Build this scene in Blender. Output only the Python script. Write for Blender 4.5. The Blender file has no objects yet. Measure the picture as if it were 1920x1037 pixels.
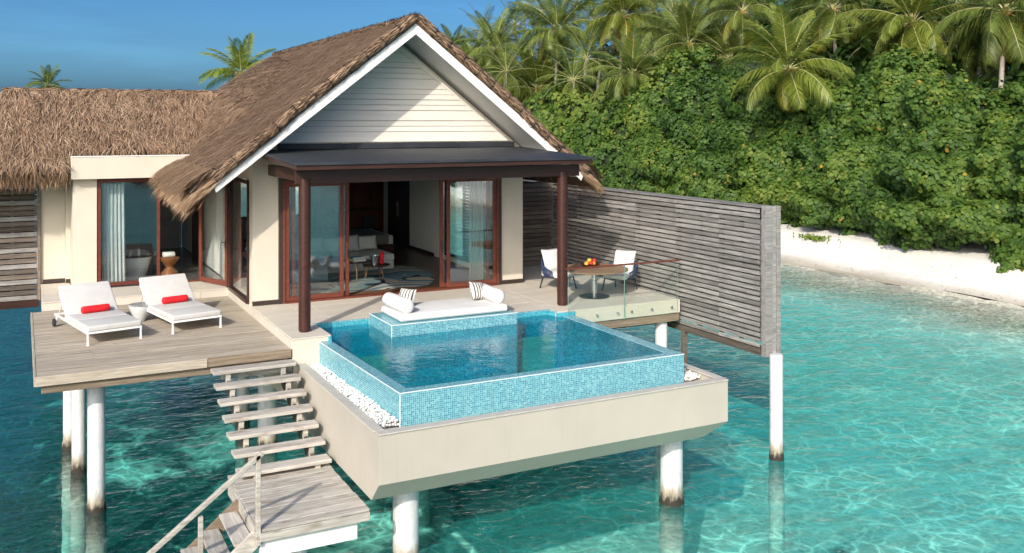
import bpy, bmesh, math, random
import numpy as np
from mathutils import Vector, Matrix
random.seed(7); RNG = np.random.default_rng(7)
sc = bpy.context.scene
COL = sc.collection
PI = math.pi
# ------------------------------------------------------------------ camera
EYE = 4.1
FPX = 1779.0
YAW = math.atan2(920.0, FPX)
cd = bpy.data.cameras.new('camera'); cam = bpy.data.objects.new('camera', cd); COL.objects.link(cam)
cam.location = (0, 0, EYE); cam.rotation_euler = (PI/2, 0, -YAW)
cd.sensor_fit = 'HORIZONTAL'; cd.sensor_width = 36.0; cd.lens = FPX/1920*36.0
cd.shift_y = -288.5/1920; cd.clip_start = 0.1; cd.clip_end = 6000
sc.camera = cam
# ------------------------------------------------------------------ world, sun, exposure
SUN_AZ = math.atan2(-0.69, -0.724)       # compass angle of the sun measured from +Y
SUN_EL = math.radians(31.3)
w = bpy.data.worlds.new('World'); sc.world = w; w.use_nodes = True
wn = w.node_tree.nodes; wl = w.node_tree.links
bg = wn['Background']
sky = wn.new('ShaderNodeTexSky'); sky.sky_type = 'NISHITA'; sky.sun_disc = False
sky.sun_elevation = SUN_EL; sky.sun_rotation = SUN_AZ % (2*PI)
sky.air_density = 1.0; sky.dust_density = 5.0; sky.ozone_density = 6.0
hs = wn.new('ShaderNodeMix'); hs.data_type = 'RGBA'; hs.blend_type = 'MULTIPLY'; hs.inputs['Factor'].default_value = 1.0
# clear blue away from the sun, whitish haze round the sun
lum = wn.new('ShaderNodeRGBToBW'); wl.new(sky.outputs[0], lum.inputs[0])
mr = wn.new('ShaderNodeMapRange'); mr.inputs['From Min'].default_value = 3.0; mr.inputs['From Max'].default_value = 9.0; wl.new(lum.outputs[0], mr.inputs['Value'])
tn = wn.new('ShaderNodeMix'); tn.data_type = 'RGBA'; tn.inputs['A'].default_value = (0.24, 0.44, 0.59, 1); tn.inputs['B'].default_value = (1.0, .95, .88, 1)
wl.new(mr.outputs[0], tn.inputs['Factor']); wl.new(tn.outputs['Result'], hs.inputs['B'])
# thin high wisps of cloud
tcw = wn.new('ShaderNodeTexCoord'); mpw = wn.new('ShaderNodeMapping'); mpw.inputs['Scale'].default_value = (1.2, 1.2, 7.0); wl.new(tcw.outputs['Generated'], mpw.inputs['Vector'])
nzw = wn.new('ShaderNodeTexNoise'); nzw.inputs['Scale'].default_value = 2.6; nzw.inputs['Detail'].default_value = 6; nzw.inputs['Roughness'].default_value = .6; wl.new(mpw.outputs[0], nzw.inputs['Vector'])
rpw = wn.new('ShaderNodeMapRange'); rpw.inputs['From Min'].default_value = .52; rpw.inputs['From Max'].default_value = .78; rpw.inputs['To Min'].default_value = 1.0; rpw.inputs['To Max'].default_value = 1.2; wl.new(nzw.outputs['Fac'], rpw.inputs['Value'])
wsp = wn.new('ShaderNodeVectorMath'); wsp.operation = 'SCALE'; wl.new(sky.outputs[0], wsp.inputs[0]); wl.new(rpw.outputs[0], wsp.inputs['Scale'])
# the sky pales towards the horizon all round
sxw = wn.new('ShaderNodeSeparateXYZ'); wl.new(tcw.outputs['Generated'], sxw.inputs[0])
hz = wn.new('ShaderNodeValToRGB'); hz.color_ramp.elements[0].position = 0.0; hz.color_ramp.elements[0].color = (1, 1, 1, 1); hz.color_ramp.elements[1].position = .5; hz.color_ramp.elements[1].color = (.20, .20, .20, 1)
e_ = hz.color_ramp.elements.new(.05); e_.color = (.66, .66, .66, 1); e_ = hz.color_ramp.elements.new(.085); e_.color = (.42, .42, .42, 1); e_ = hz.color_ramp.elements.new(.14); e_.color = (.27, .27, .27, 1)
wl.new(sxw.outputs[2], hz.inputs[0])
hm = wn.new('ShaderNodeMath'); hm.operation = 'MULTIPLY'; hm.inputs[1].default_value = 5.0; wl.new(hz.outputs[0], hm.inputs[0])
wsq = wn.new('ShaderNodeVectorMath'); wsq.operation = 'SCALE'; wl.new(wsp.outputs[0], wsq.inputs[0]); wl.new(hm.outputs[0], wsq.inputs['Scale'])
wl.new(wsq.outputs[0], hs.inputs['A']); wl.new(hs.outputs['Result'], bg.inputs['Color'])
bg.inputs['Strength'].default_value = 0.15
sd = bpy.data.lights.new('sun', 'SUN'); sun = bpy.data.objects.new('sun', sd); COL.objects.link(sun)
sd.energy = 2.8; sd.angle = math.radians(0.6); sd.color = (1.0, 0.93, 0.82)
sdir = Vector((0.69*math.cos(SUN_EL), 0.724*math.cos(SUN_EL), -math.sin(SUN_EL)))
sun.rotation_euler = sdir.to_track_quat('-Z', 'Y').to_euler(); sun.location = (-30, -30, 40)
sc.view_settings.view_transform = 'Standard'; sc.view_settings.look = 'None'
sc.view_settings.exposure = 0.52; sc.view_settings.gamma = 1.0; sc.view_settings.use_curve_mapping = False
cy = sc.cycles
cy.use_denoising = True; cy.max_bounces = 10; cy.diffuse_bounces = 5; cy.glossy_bounces = 4
cy.transparent_max_bounces = 20; cy.caustics_reflective = False; cy.caustics_refractive = False
cy.sample_clamp_indirect = 10.0

# ------------------------------------------------------------------ material helpers
class NT:
    def __init__(s, name):
        s.m = bpy.data.materials.new(name); s.m.use_nodes = True
        s.n = s.m.node_tree.nodes; s.l = s.m.node_tree.links
        s.b = s.n['Principled BSDF']; s.out = s.n['Material Output']
    def add(s, t, **k):
        x = s.n.new('ShaderNode'+t)
        for a, v in k.items(): setattr(x, a, v)
        return x
    def link(s, a, b): s.l.new(a, b)
    def coord(s, which='Object', scale=(1, 1, 1), rnd=0):
        tc = s.add('TexCoord'); mp = s.add('Mapping'); mp.inputs['Scale'].default_value = scale
        if which == 'World':
            g = s.add('NewGeometry'); s.link(g.outputs['Position'], mp.inputs['Vector'])
        else: s.link(tc.outputs[which], mp.inputs['Vector'])
        if rnd:
            oi = s.add('ObjectInfo'); mu = s.math('MULTIPLY', oi.outputs['Random'], rnd)
            cb = s.add('CombineXYZ')
            for i in range(3): s.link(mu, cb.inputs[i])
            s.link(cb.outputs[0], mp.inputs['Location'])
        return mp.outputs[0]
    def math(s, op, a, b=None, c=None, clamp=False):
        x = s.add('Math', operation=op); x.use_clamp = clamp
        for i, v in enumerate((a, b, c)):
            if v is None: continue
            if isinstance(v, (int, float)): x.inputs[i].default_value = v
            else: s.link(v, x.inputs[i])
        return x.outputs[0]
    def noise(s, vec, scale=5, detail=4, rough=.55, dist=0):
        x = s.add('TexNoise'); s.link(vec, x.inputs['Vector'])
        x.inputs['Scale'].default_value = scale; x.inputs['Detail'].default_value = detail
        x.inputs['Roughness'].default_value = rough; x.inputs['Distortion'].default_value = dist
        return x.outputs['Fac']
    def ramp(s, fac, stops, interp='LINEAR'):
        x = s.add('ValToRGB'); r = x.color_ramp; r.interpolation = interp
        while len(r.elements) < len(stops): r.elements.new(.5)
        for e, (p, c) in zip(r.elements, stops):
            e.position = p; e.color = (*c, 1) if len(c) == 3 else c
        s.link(fac, x.inputs[0]); return x.outputs[0]
    def mix(s, f, a, b, mode='MIX'):
        x = s.add('Mix'); x.data_type = 'RGBA'; x.blend_type = mode
        for i, v in (('Factor', f), ('A', a), ('B', b)):
            if isinstance(v, (int, float)): x.inputs[i].default_value = v
            elif isinstance(v, tuple): x.inputs[i].default_value = (*v, 1) if len(v) == 3 else v
            else: s.link(v, x.inputs[i])
        return x.outputs['Result']
    def bump(s, h, strength=.3, dist=.01, normal=None):
        x = s.add('Bump'); x.inputs['Strength'].default_value = strength; x.inputs['Distance'].default_value = dist
        s.link(h, x.inputs['Height'])
        if normal: s.link(normal, x.inputs['Normal'])
        return x.outputs[0]
    def set(s, color=None, rough=None, normal=None, metal=None, spec=None):
        for k, v in (('Base Color', color), ('Roughness', rough), ('Normal', normal), ('Metallic', metal), ('Specular IOR Level', spec)):
            if v is None: continue
            if isinstance(v, (int, float)): s.b.inputs[k].default_value = v
            elif isinstance(v, tuple): s.b.inputs[k].default_value = (*v, 1)
            else: s.link(v, s.b.inputs[k])
        return s.m

def simple(name, c, rough=.5, var=.12, scale=6, bump=.1, metal=0, which='Object', stretch=(1, 1, 1), bd=.004, objvar=0, spec=.5):
    t = NT(name); v = t.coord(which, stretch)
    n = t.noise(v, scale, 5); n2 = t.noise(v, scale*9, 3)
    lo = tuple(x*(1-var) for x in c); hi = tuple(min(1, x*(1+var)) for x in c)
    col = t.ramp(n, [(.3, lo), (.7, hi)])
    if objvar:
        oi = t.add('ObjectInfo'); k = t.ramp(oi.outputs['Random'], [(0, (1-objvar,)*3), (1, (1+objvar,)*3)])
        col = t.mix(1.0, col, k, 'MULTIPLY')
    rr = t.math('MULTIPLY_ADD', n, .25, rough-.12, clamp=True)
    return t.set(col, rr, t.bump(n2, bump, bd), metal, spec)

def wood_mat(name, dark, light, rough=.75, objvar=.22, scale=1.0, bump=.5, mid=None, stain=None):
    t = NT(name); v = t.coord('Object', (0.55*scale, 9*scale, 9*scale), rnd=37.0)
    n = t.noise(v, 3.0, 8, .62, .6); fine = t.noise(t.coord('Object', (2.0*scale, 70*scale, 70*scale), rnd=37.0), 2.2, 4, .6)
    blot = t.noise(t.coord('Object', (1.2, 2.5, 2.5), rnd=91.0), 2.1, 4)
    col = t.ramp(n, [(.28, dark), (.52, mid or tuple((a+b)/2 for a, b in zip(dark, light))), (.74, light)])
    col = t.mix(t.math('MULTIPLY', fine, .45), col, t.mix(.5, dark, (0.02, .018, .015)))
    if stain: col = t.mix(t.ramp(blot, [(.52, (0, 0, 0)), (.72, (.75,)*3)]), col, stain)
    oi = t.add('ObjectInfo'); k = t.ramp(oi.outputs['Random'], [(0, (1-objvar,)*3), (1, (1+objvar,)*3)])
    col = t.mix(1.0, col, k, 'MULTIPLY')
    h = t.math('ADD', t.math('MULTIPLY', n, .5), fine)
    return t.set(col, rough, t.bump(h, bump, .004), None, .3)

def schlick(t, normal, f0):
    g = t.add('NewGeometry'); d = t.add('VectorMath', operation='DOT_PRODUCT')
    t.link(g.outputs['Incoming'], d.inputs[0])
    t.link(normal if normal is not None else g.outputs['Normal'], d.inputs[1])
    c = t.math('ABSOLUTE', d.outputs['Value']); k = t.math('POWER', t.math('SUBTRACT', 1.0, c, clamp=True), 5.0)
    return t.math('MULTIPLY_ADD', k, 1-f0, f0, clamp=True)

def glass_mat(name, tint=(.93, .97, .96), f0=.06, rough=.0, wob=0.02):
    t = NT(name); n = None
    if wob:
        n = t.bump(t.noise(t.coord('World'), 1.1, 1), wob, .05)
    f = schlick(t, n, f0)
    tr = t.add('BsdfTransparent'); tr.inputs[0].default_value = (*tint, 1)
    gl = t.add('BsdfGlossy'); gl.inputs['Roughness'].default_value = rough
    if n: t.link(n, gl.inputs['Normal'])
    mx = t.add('MixShader'); t.link(f, mx.inputs[0]); t.link(tr.outputs[0], mx.inputs[1]); t.link(gl.outputs[0], mx.inputs[2])
    t.link(mx.outputs[0], t.out.inputs['Surface']); return t.m

M = {}
M['plaster'] = simple('cream_plaster', (.60, .545, .45), .85, .05, 1.3, .25, which='World', bd=.002)
def drip_plaster(name, c):
    t = NT(name); n = t.noise(t.coord('World'), 1.1, 5); s = t.noise(t.coord('World', (5, 5, .35)), 1.6, 4, .6); f = t.noise(t.coord('World'), 38, 4)
    col = t.ramp(n, [(.3, tuple(x*.94 for x in c)), (.7, tuple(x*1.05 for x in c))])
    col = t.mix(t.ramp(s, [(.56, (0,)*3), (.80, (.22,)*3)]), col, tuple(x*.72 for x in c))
    sp = t.noise(t.coord('World'), 6.5, 6, .7); col = t.mix(t.ramp(sp, [(.64, (0,)*3), (.76, (.25,)*3)]), col, tuple(x*.7 for x in c))
    return t.set(col, .82, t.bump(f, .22, .003), None, .3)
M['plaster_grey_plain'] = simple('grey_cream_plaster', (.475, .43, .36), .8, .06, .9, .2, which='World', bd=.002)
M['plaster_grey'] = drip_plaster('basin_plaster', (.46, .42, .355))
M['inner_wall'] = simple('white_inner_wall', (.82, .82, .79), .9, .03, 2, .05)
M['white_paint'] = simple('white_painted_board', (.78, .77, .74), .55, .04, 3, .15, which='World')
M['siding'] = simple('cream_siding', (.73, .69, .62), .6, .04, 2.5, .3, which='World', stretch=(.4, 1, 6), objvar=.03)
M['soffit'] = simple('soffit_paint', (.70, .70, .68), .7, .03, 2, .05)
M['metal_white'] = simple('white_metal', (.80, .80, .78), .4, .03, 4, .05)
M['black_metal'] = simple('black_metal', (.02, .021, .024), .45, .2, 8, .1)
M['steel'] = simple('steel', (.55, .56, .57), .25, .05, 8, .05, metal=1)
M['membrane'] = simple('roof_membrane', (.022, .025, .031), .62, .35, 2.2, .5, which='World', stretch=(1, 3, 1))
M['brown_frame'] = wood_mat('red_brown_frame', (.10, .026, .017), (.24, .070, .042), .38, .1, 1, .2)
M['brown_dark'] = wood_mat('dark_brown_timber', (.03, .013, .010), (.075, .030, .022), .35, .08, 1, .2)
M['column'] = wood_mat('column_timber', (.028, .011, .009), (.085, .028, .021), .33, .05, 1, .3)
M['skirting'] = simple('dark_skirting', (.035, .022, .016), .5, .2, 5, .1)
M['deck'] = wood_mat('weathered_deck', (.27, .225, .17), (.66, .58, .475), .85, .12, 1, .6, stain=(.42, .33, .24))
M['stair'] = wood_mat('bleached_stair_wood', (.34, .31, .27), (.76, .71, .63), .85, .14, 1, .7, stain=(.22, .17, .12))
M['fascia_wood'] = wood_mat('brown_fascia_wood', (.15, .11, .075), (.38, .30, .215), .85, .08, 1, .6)
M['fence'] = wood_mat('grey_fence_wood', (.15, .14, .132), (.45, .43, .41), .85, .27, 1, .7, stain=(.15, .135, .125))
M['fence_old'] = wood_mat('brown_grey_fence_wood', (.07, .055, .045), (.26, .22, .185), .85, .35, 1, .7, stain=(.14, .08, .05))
M['table_wood'] = wood_mat('teak_table', (.20, .10, .05), (.46, .28, .15), .5, .15, 1, .4)
M['stool_wood'] = wood_mat('carved_stool', (.16, .055, .02), (.40, .17, .07), .35, .1, 1.5, .2)
M['floor_wood'] = wood_mat('dark_room_floor', (.06, .034, .025), (.14, .076, .054), .28, .15, 1, .15)
M['threshold'] = wood_mat('threshold_wood', (.13, .065, .032), (.26, .14, .075), .4, .05, 1, .2)
def cloth(name, c):
    t = NT(name); v = t.coord('Object', (1, 1, 1), rnd=19.0); n = t.noise(v, 2.2, 4, .5, 1.6); f = t.noise(v, 60, 2); w2 = t.noise(t.coord('Object', (1, 3.5, 1), rnd=7.0), 3.0, 3, .5, 2.5)
    col = t.ramp(n, [(.3, tuple(x*.94 for x in c)), (.7, tuple(x*1.03 for x in c))])
    h = t.math('ADD', t.math('ADD', n, t.math('MULTIPLY', w2, .6)), t.math('MULTIPLY', f, .05))
    return t.set(col, .9, t.bump(h, .35, .02), None, .2)
M['fabric_white'] = simple('white_cushion_fabric', (.68, .67, .65), .9, .03, 6, .5, bd=.003)
M['fabric_lounger'] = simple('lounger_fabric', (.55, .535, .51), .85, .04, 5, .5, bd=.003)
M['fabric_white'] = cloth('white_cushion_cloth', (.70, .69, .67)); M['fabric_lounger'] = cloth('lounger_cloth', (.56, .545, .52))
M['fabric_red'] = simple('red_fabric', (.62, .008, .014), .8, .15, 9, .4)
M['fabric_grey'] = simple('grey_sofa_fabric', (.66, .64, .60), .9, .05, 5, .3)
M['fabric_taupe'] = simple('taupe_blanket', (.22, .20, .18), .9, .08, 5, .3)
M['fabric_navy'] = simple('navy_fabric', (.02, .035, .08), .9, .1, 5, .3)
M['rope_blue'] = simple('blue_rope', (.025, .045, .115), .7, .2, 18, .5)
M['marble'] = simple('grey_marble', (.35, .34, .33), .3, .5, 7, .05)
M['ceramic'] = simple('ceramic_white', (.80, .80, .79), .25, .03, 3, .02)
M['bath_tile'] = simple('bath_wall_tile', (.40, .38, .35), .35, .12, 2.5, .05, objvar=.06)
M['bath_floor'] = simple('bath_floor_tile', (.13, .125, .12), .2, .2, 2, .03, objvar=.1)
M['terr_tile'] = simple('terrace_tile', (.60, .545, .465), .6, .05, 3, .15, objvar=.035)
M['grout'] = simple('grout', (.42, .38, .33), .9, .1, 20, .2)
M['coping'] = simple('coping_stone', (.49, .455, .40), .6, .08, 6, .2, objvar=.05)
M['pebble'] = simple('white_pebble', (.78, .76, .72), .6, .12, 1.5, .2)
M['rubber'] = simple('black_rubber', (.015, .015, .015), .7, .1, 8, .1)
M['chrome'] = simple('chrome', (.7, .7, .7), .12, .03, 5, .02, metal=1)
M['glass'] = glass_mat('window_glass', (.95, .98, .975), .10, 0, .015)
M['glass_clear'] = glass_mat('railing_glass', (.965, .99, .98), .045, 0, .01)
M['glass_edge'] = simple('glass_edge', (.18, .34, .30), .2, .05, 5, .02)

def leafy(name, stops, trans=.35, rough=.45, attr=True, objcol=False):
    t = NT(name)
    if attr:
        a = t.add('Attribute'); a.attribute_name = 'rnd'; col = t.ramp(a.outputs['Fac'], stops)
    else:
        col = t.ramp(t.noise(t.coord('Object'), 1.2, 3), stops)
    if objcol:
        oi = t.add('ObjectInfo'); col = t.mix(1.0, col, oi.outputs['Color'], 'MULTIPLY')
    t.set(col, rough, None, None, .4)
    tl = t.add('BsdfTranslucent'); t.link(t.mix(1.0, col, (1.25, 1.3, .6), 'MULTIPLY'), tl.inputs[0])
    mx = t.add('MixShader'); mx.inputs[0].default_value = trans
    t.link(t.b.outputs[0], mx.inputs[1]); t.link(tl.outputs[0], mx.inputs[2]); t.link(mx.outputs[0], t.out.inputs['Surface'])
    return t.m
M['leaf'] = leafy('thicket_leaf', [(0, (.026, .060, .012)), (.35, (.056, .120, .018)), (.70, (.108, .18, .026)), (.955, (.18, .23, .036)), (.985, (.45, .32, .04)), (1, (.40, .22, .05))], .35, .62)
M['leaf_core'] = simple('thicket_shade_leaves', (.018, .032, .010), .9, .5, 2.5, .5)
M['frond'] = leafy('palm_frond', [(0, (.055, .095, .020)), (.5, (.12, .165, .032)), (1, (.23, .25, .05))], .22, .42, True, True)
M['rachis'] = simple('frond_rib', (.42, .40, .17), .5, .15, 4, .1)
M['trunk'] = simple('palm_trunk_bark', (.33, .29, .25), .9, .25, 3, .6, stretch=(1, 1, 6))
M['coconut'] = simple('coconut_husk', (.40, .20, .04), .5, .25, 3, .1)
def curtain_mat():
    t = NT('sheer_curtain'); col = t.ramp(t.noise(t.coord('Object', (8, 8, .6)), 3, 4), [(.3, (.66, .70, .70)), (.7, (.84, .87, .86))])
    t.set(col, .9); tl = t.add('BsdfTranslucent'); t.link(col, tl.inputs[0])
    mx = t.add('MixShader'); mx.inputs[0].default_value = .4
    t.link(t.b.outputs[0], mx.inputs[1]); t.link(tl.outputs[0], mx.inputs[2]); t.link(mx.outputs[0], t.out.inputs['Surface']); return t.m
M['curtain'] = curtain_mat()
def thatch_mat(name, stops):
    t = NT(name); a = t.add('Attribute'); a.attribute_name = 'rnd'
    col = t.ramp(a.outputs['Fac'], stops)
    big = t.noise(t.coord('World', (1, 1, 1)), .9, 5, .6)
    col = t.mix(t.ramp(big, [(.35, (.0,)*3), (.7, (.55,)*3)]), col, t.mix(1.0, col, (.62, .55, .52), 'MULTIPLY'))
    return t.set(col, .8, None, None, .25)
M['strand_main'] = thatch_mat('thatch_straw_weathered', [(0, (.060, .036, .022)), (.28, (.17, .108, .066)), (.6, (.35, .232, .150)), (.85, (.48, .335, .22)), (1, (.60, .46, .32))])
M['strand_light'] = thatch_mat('thatch_straw_pale', [(0, (.07, .040, .024)), (.28, (.20, .12, .07)), (.6, (.37, .24, .145)), (.85, (.52, .37, .23)), (1, (.64, .52, .35))])
M['thatch_base'] = simple('thatch_under', (.055, .034, .024), .95, .5, 9, 1.0, which='World', bd=.02)
M['twine'] = simple('dark_twine', (.012, .010, .009), .8, .2, 9, .2)
def mosaic(name, stops, grout, pitch=.03, rough=.12):
    t = NT(name); g = t.add('NewGeometry')
    sx = t.add('SeparateXYZ'); t.link(g.outputs['Position'], sx.inputs[0])
    sn = t.add('SeparateXYZ'); t.link(g.outputs['True Normal'], sn.inputs[0])
    cells = []; edges = []
    for i in range(3):
        q = t.math('DIVIDE', t.math('ADD', sx.outputs[i], .0137*(i+1)), pitch)
        # an axis the face looks along takes no part in the grid
        use = t.math('LESS_THAN', t.math('ABSOLUTE', sn.outputs[i]), .5)
        cells.append(t.math('MULTIPLY', t.math('FLOOR', q), use))
        f = t.math('ABSOLUTE', t.math('SUBTRACT', t.math('FRACT', q), .5))
        edges.append(t.math('MULTIPLY', f, use))
    cb = t.add('CombineXYZ')
    for i in range(3): t.link(cells[i], cb.inputs[i])
    wnz = t.add('TexWhiteNoise'); t.link(cb.outputs[0], wnz.inputs['Vector'])
    e = t.math('MAXIMUM', t.math('MAXIMUM', edges[0], edges[1]), edges[2])
    gr = t.math('GREATER_THAN', e, .42)
    col = t.mix(gr, t.ramp(wnz.outputs['Value'], stops), grout)
    rr = t.math('MULTIPLY_ADD', gr, .5, rough)
    hb = t.math('SUBTRACT', 1.0, gr)
    return t.set(col, rr, t.bump(hb, .5, .002), None, .6)
M['mosaic'] = mosaic('pool_mosaic', [(0, (.035, .21, .30)), (.3, (.06, .28, .36)), (.6, (.09, .34, .41)), (.85, (.14, .41, .46)), (1, (.22, .50, .54))], (.30, .50, .54), .033)
M['mosaic_in'] = mosaic('pool_inner_mosaic', [(0, (.03, .26, .36)), (.5, (.05, .36, .46)), (1, (.09, .45, .53))], (.10, .42, .50), .033)
M['rimtrim'] = simple('rim_trim', (.75, .80, .80), .35, .04, 8, .05)
# ------------------------------------------------------------------ geometry helpers
class MB:
    def __init__(s): s.v = []; s.f = []
    def add(s, vs, fs):
        k = len(s.v); s.v += [tuple(p) for p in vs]; s.f += [tuple(i+k for i in q) for q in fs]; return s
    def box(s, x0, x1, y0, y1, z0, z1):
        return s.add([(x0,y0,z0),(x1,y0,z0),(x1,y1,z0),(x0,y1,z0),(x0,y0,z1),(x1,y0,z1),(x1,y1,z1),(x0,y1,z1)],
                     [(0,3,2,1),(4,5,6,7),(0,1,5,4),(1,2,6,5),(2,3,7,6),(3,0,4,7)])
    def cbox(s, cx, cy_, cz, lx, ly, lz, c=.004, R=None):
        "box with chamfered edges (24 vertices)"
        hx, hy, hz = lx/2, ly/2, lz/2; vs = []; idx = {}
        for sx in (-1, 1):
            for sy in (-1, 1):
                for sz in (-1, 1):
                    for ax in range(3):
                        p = [sx*(hx-c), sy*(hy-c), sz*(hz-c)]; p[ax] = (sx*hx, sy*hy, sz*hz)[ax]
                        idx[(sx, sy, sz, ax)] = len(vs); vs.append(p)
        fs = []
        for ax in range(3):
            a, b = [i for i in range(3) if i != ax]
            for sg in (-1, 1):
                q = []
                for (u, v) in ((-1,-1),(1,-1),(1,1),(-1,1)):
                    k = [0,0,0]; k[ax] = sg; k[a] = u; k[b] = v; q.append(idx[(*k, ax)])
                fs.append(tuple(q))
            for u in (-1, 1):
                for v in (-1, 1):
                    q = []
                    for (t, g) in ((-1, a), (1, a), (1, b), (-1, b)):
                        k = [0,0,0]; k[ax] = t; k[a] = u; k[b] = v; q.append(idx[(*k, g)])
                    fs.append(tuple(q))
        for sx in (-1, 1):
            for sy in (-1, 1):
                for sz in (-1, 1): fs.append(tuple(idx[(sx, sy, sz, ax)] for ax in range(3)))
        out = []
        for p in vs:
            p = Vector(p)
            if R is not None: p = R @ p
            out.append((p.x+cx, p.y+cy_, p.z+cz))
        return s.add(out, fs)
    def bar(s, a, b, w_, h_, c=.003, up=(0, 0, 1)):
        "square bar from a to b"
        a, b = Vector(a), Vector(b); d = b-a; L = d.length; x = d.normalized(); z = Vector(up)
        y = z.cross(x)
        if y.length < 1e-4: y = Vector((0, 1, 0)).cross(x)
        y.normalize(); z = x.cross(y); R = Matrix((x, y, z)).transposed(); m = (a+b)/2
        return s.cbox(m.x, m.y, m.z, L, w_, h_, c, R)
    def tube(s, pts, r, n=8, cap=True, closed=False):
        pts = [Vector(p) for p in pts]; k0 = len(s.v); N = len(pts); rs = r if isinstance(r, (list, tuple)) else [r]*N
        prev = None
        for i, p in enumerate(pts):
            if closed: t = (pts[(i+1) % N]-pts[i-1])
            else: t = pts[min(i+1, N-1)]-pts[max(i-1, 0)]
            t.normalize()
            if prev is None:
                u = t.orthogonal().normalized()
            else:
                u = prev - t*prev.dot(t)
                u = u.normalized() if u.length > 1e-6 else t.orthogonal().normalized()
            prev = u; v = t.cross(u)
            for j in range(n):
                a = 2*PI*j/n; q = p+(u*math.cos(a)+v*math.sin(a))*rs[i]; s.v.append(tuple(q))
        for i in range(N if closed else N-1):
            i2 = (i+1) % N
            for j in range(n):
                j2 = (j+1) % n; s.f.append((k0+i*n+j, k0+i*n+j2, k0+i2*n+j2, k0+i2*n+j))
        if cap and not closed:
            s.f.append(tuple(k0+j for j in range(n))[::-1]); s.f.append(tuple(k0+(N-1)*n+j for j in range(n)))
        return s
    def lathe(s, prof, n=24, c=(0, 0, 0), axis='z', capb=True, capt=True):
        k0 = len(s.v)
        for (r, h) in prof:
            for j in range(n):
                a = 2*PI*j/n; x, y = r*math.cos(a), r*math.sin(a)
                p = {'z': (x, y, h), 'x': (h, x, y), 'y': (y, h, x)}[axis]
                s.v.append((p[0]+c[0], p[1]+c[1], p[2]+c[2]))
        for i in range(len(prof)-1):
            for j in range(n):
                j2 = (j+1) % n; s.f.append((k0+i*n+j, k0+i*n+j2, k0+(i+1)*n+j2, k0+(i+1)*n+j))
        if capb: s.f.append(tuple(k0+j for j in range(n))[::-1])
        if capt: s.f.append(tuple(k0+(len(prof)-1)*n+j for j in range(n)))
        return s
    def prism(s, poly, a0, a1, axis='y'):
        "extrude a polygon; axis y: poly in (x,z); axis z: poly in (x,y); axis x: poly in (y,z)"
        n = len(poly)
        def P(p, h): return {'y': (p[0], h, p[1]), 'z': (p[0], p[1], h), 'x': (h, p[0], p[1])}[axis]
        vs = [P(p, a0) for p in poly]+[P(p, a1) for p in poly]
        return s.add(vs, [tuple(range(n))[::-1], tuple(range(n, 2*n))]+[(i, (i+1) % n, n+(i+1) % n, n+i) for i in range(n)])
    def mesh(s, name, mat=None, smooth=None):
        me = bpy.data.meshes.new(name); me.from_pydata(s.v, [], s.f); me.validate(); fix_normals(me)
        if mat: me.materials.append(mat if not isinstance(mat, str) else M[mat])
        if smooth is not None:
            me.polygons.foreach_set('use_smooth', [True]*len(me.polygons))
            if smooth < 179: me.set_sharp_from_angle(angle=math.radians(smooth))
        return me
def fix_normals(me):
    bm = bmesh.new(); bm.from_mesh(me); bmesh.ops.recalc_face_normals(bm, faces=bm.faces); bm.to_mesh(me); bm.free()

def wloc(o):
    v = Vector((0, 0, 0))
    while o: v += o.location; o = o.parent
    return v
def put(o, parent=None, world=True):
    COL.objects.link(o)
    if parent is not None:
        o.parent = parent
        if world: o.location = o.location - wloc(parent)
    return o
def tag(o, label=None, cat=None, group=None, kind=None):
    if label: o['label'] = label
    if cat: o['category'] = cat
    if group: o['group'] = group
    if kind: o['kind'] = kind
    return o
def obj(name, mb, mat, parent=None, smooth=None, bevel=0, seg=2, loc=None, label=None, kind=None):
    "a mesh; coordinates are world coordinates unless loc (then local to that world point)"
    me = mb.mesh(name, mat, smooth) if isinstance(mb, MB) else mb
    o = bpy.data.objects.new(name, me)
    if loc is not None: o.location = loc
    put(o, parent)
    if bevel:
        b = o.modifiers.new('b', 'BEVEL'); b.width = bevel; b.segments = seg; b.limit_method = 'ANGLE'; b.harden_normals = False
    if label: o['label'] = label
    if kind: o['kind'] = kind
    return o
def lobj(name, mb, mat, parent, smooth=None, bevel=0, seg=2, loc=(0, 0, 0), rot=None, kind=None):
    "child whose coordinates are local to the parent"
    me = mb.mesh(name, mat, smooth) if isinstance(mb, MB) else mb
    o = bpy.data.objects.new(name, me); COL.objects.link(o); o.parent = parent; o.location = loc
    if rot: o.rotation_euler = rot
    if bevel:
        b = o.modifiers.new('b', 'BEVEL'); b.width = bevel; b.segments = seg; b.limit_method = 'ANGLE'
    if kind: o['kind'] = kind
    return o
def empty(name, loc, rz=0, label=None, cat=None, group=None, kind=None):
    o = bpy.data.objects.new(name, None); COL.objects.link(o); o.location = loc; o.rotation_euler = (0, 0, rz)
    o.empty_display_size = .1
    return tag(o, label, cat, group, kind)
_cache = {}
def piece(name, parent, center, dims, mat, rot=(0, 0, 0), cham=.004):
    dims = tuple(round(d, 3) for d in dims); key = (name, dims, mat, cham)
    if key not in _cache: _cache[key] = MB().cbox(0, 0, 0, *dims, c=min(cham, min(dims)*.3)).mesh(name, mat)
    o = bpy.data.objects.new(name, _cache[key]); o.location = center; o.rotation_euler = rot
    return put(o, parent)
def copy_tree(o, parent=None):
    c = o.copy(); COL.objects.link(c); c.parent = parent
    for ch in list(o.children): copy_tree(ch, c)
    return c
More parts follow.
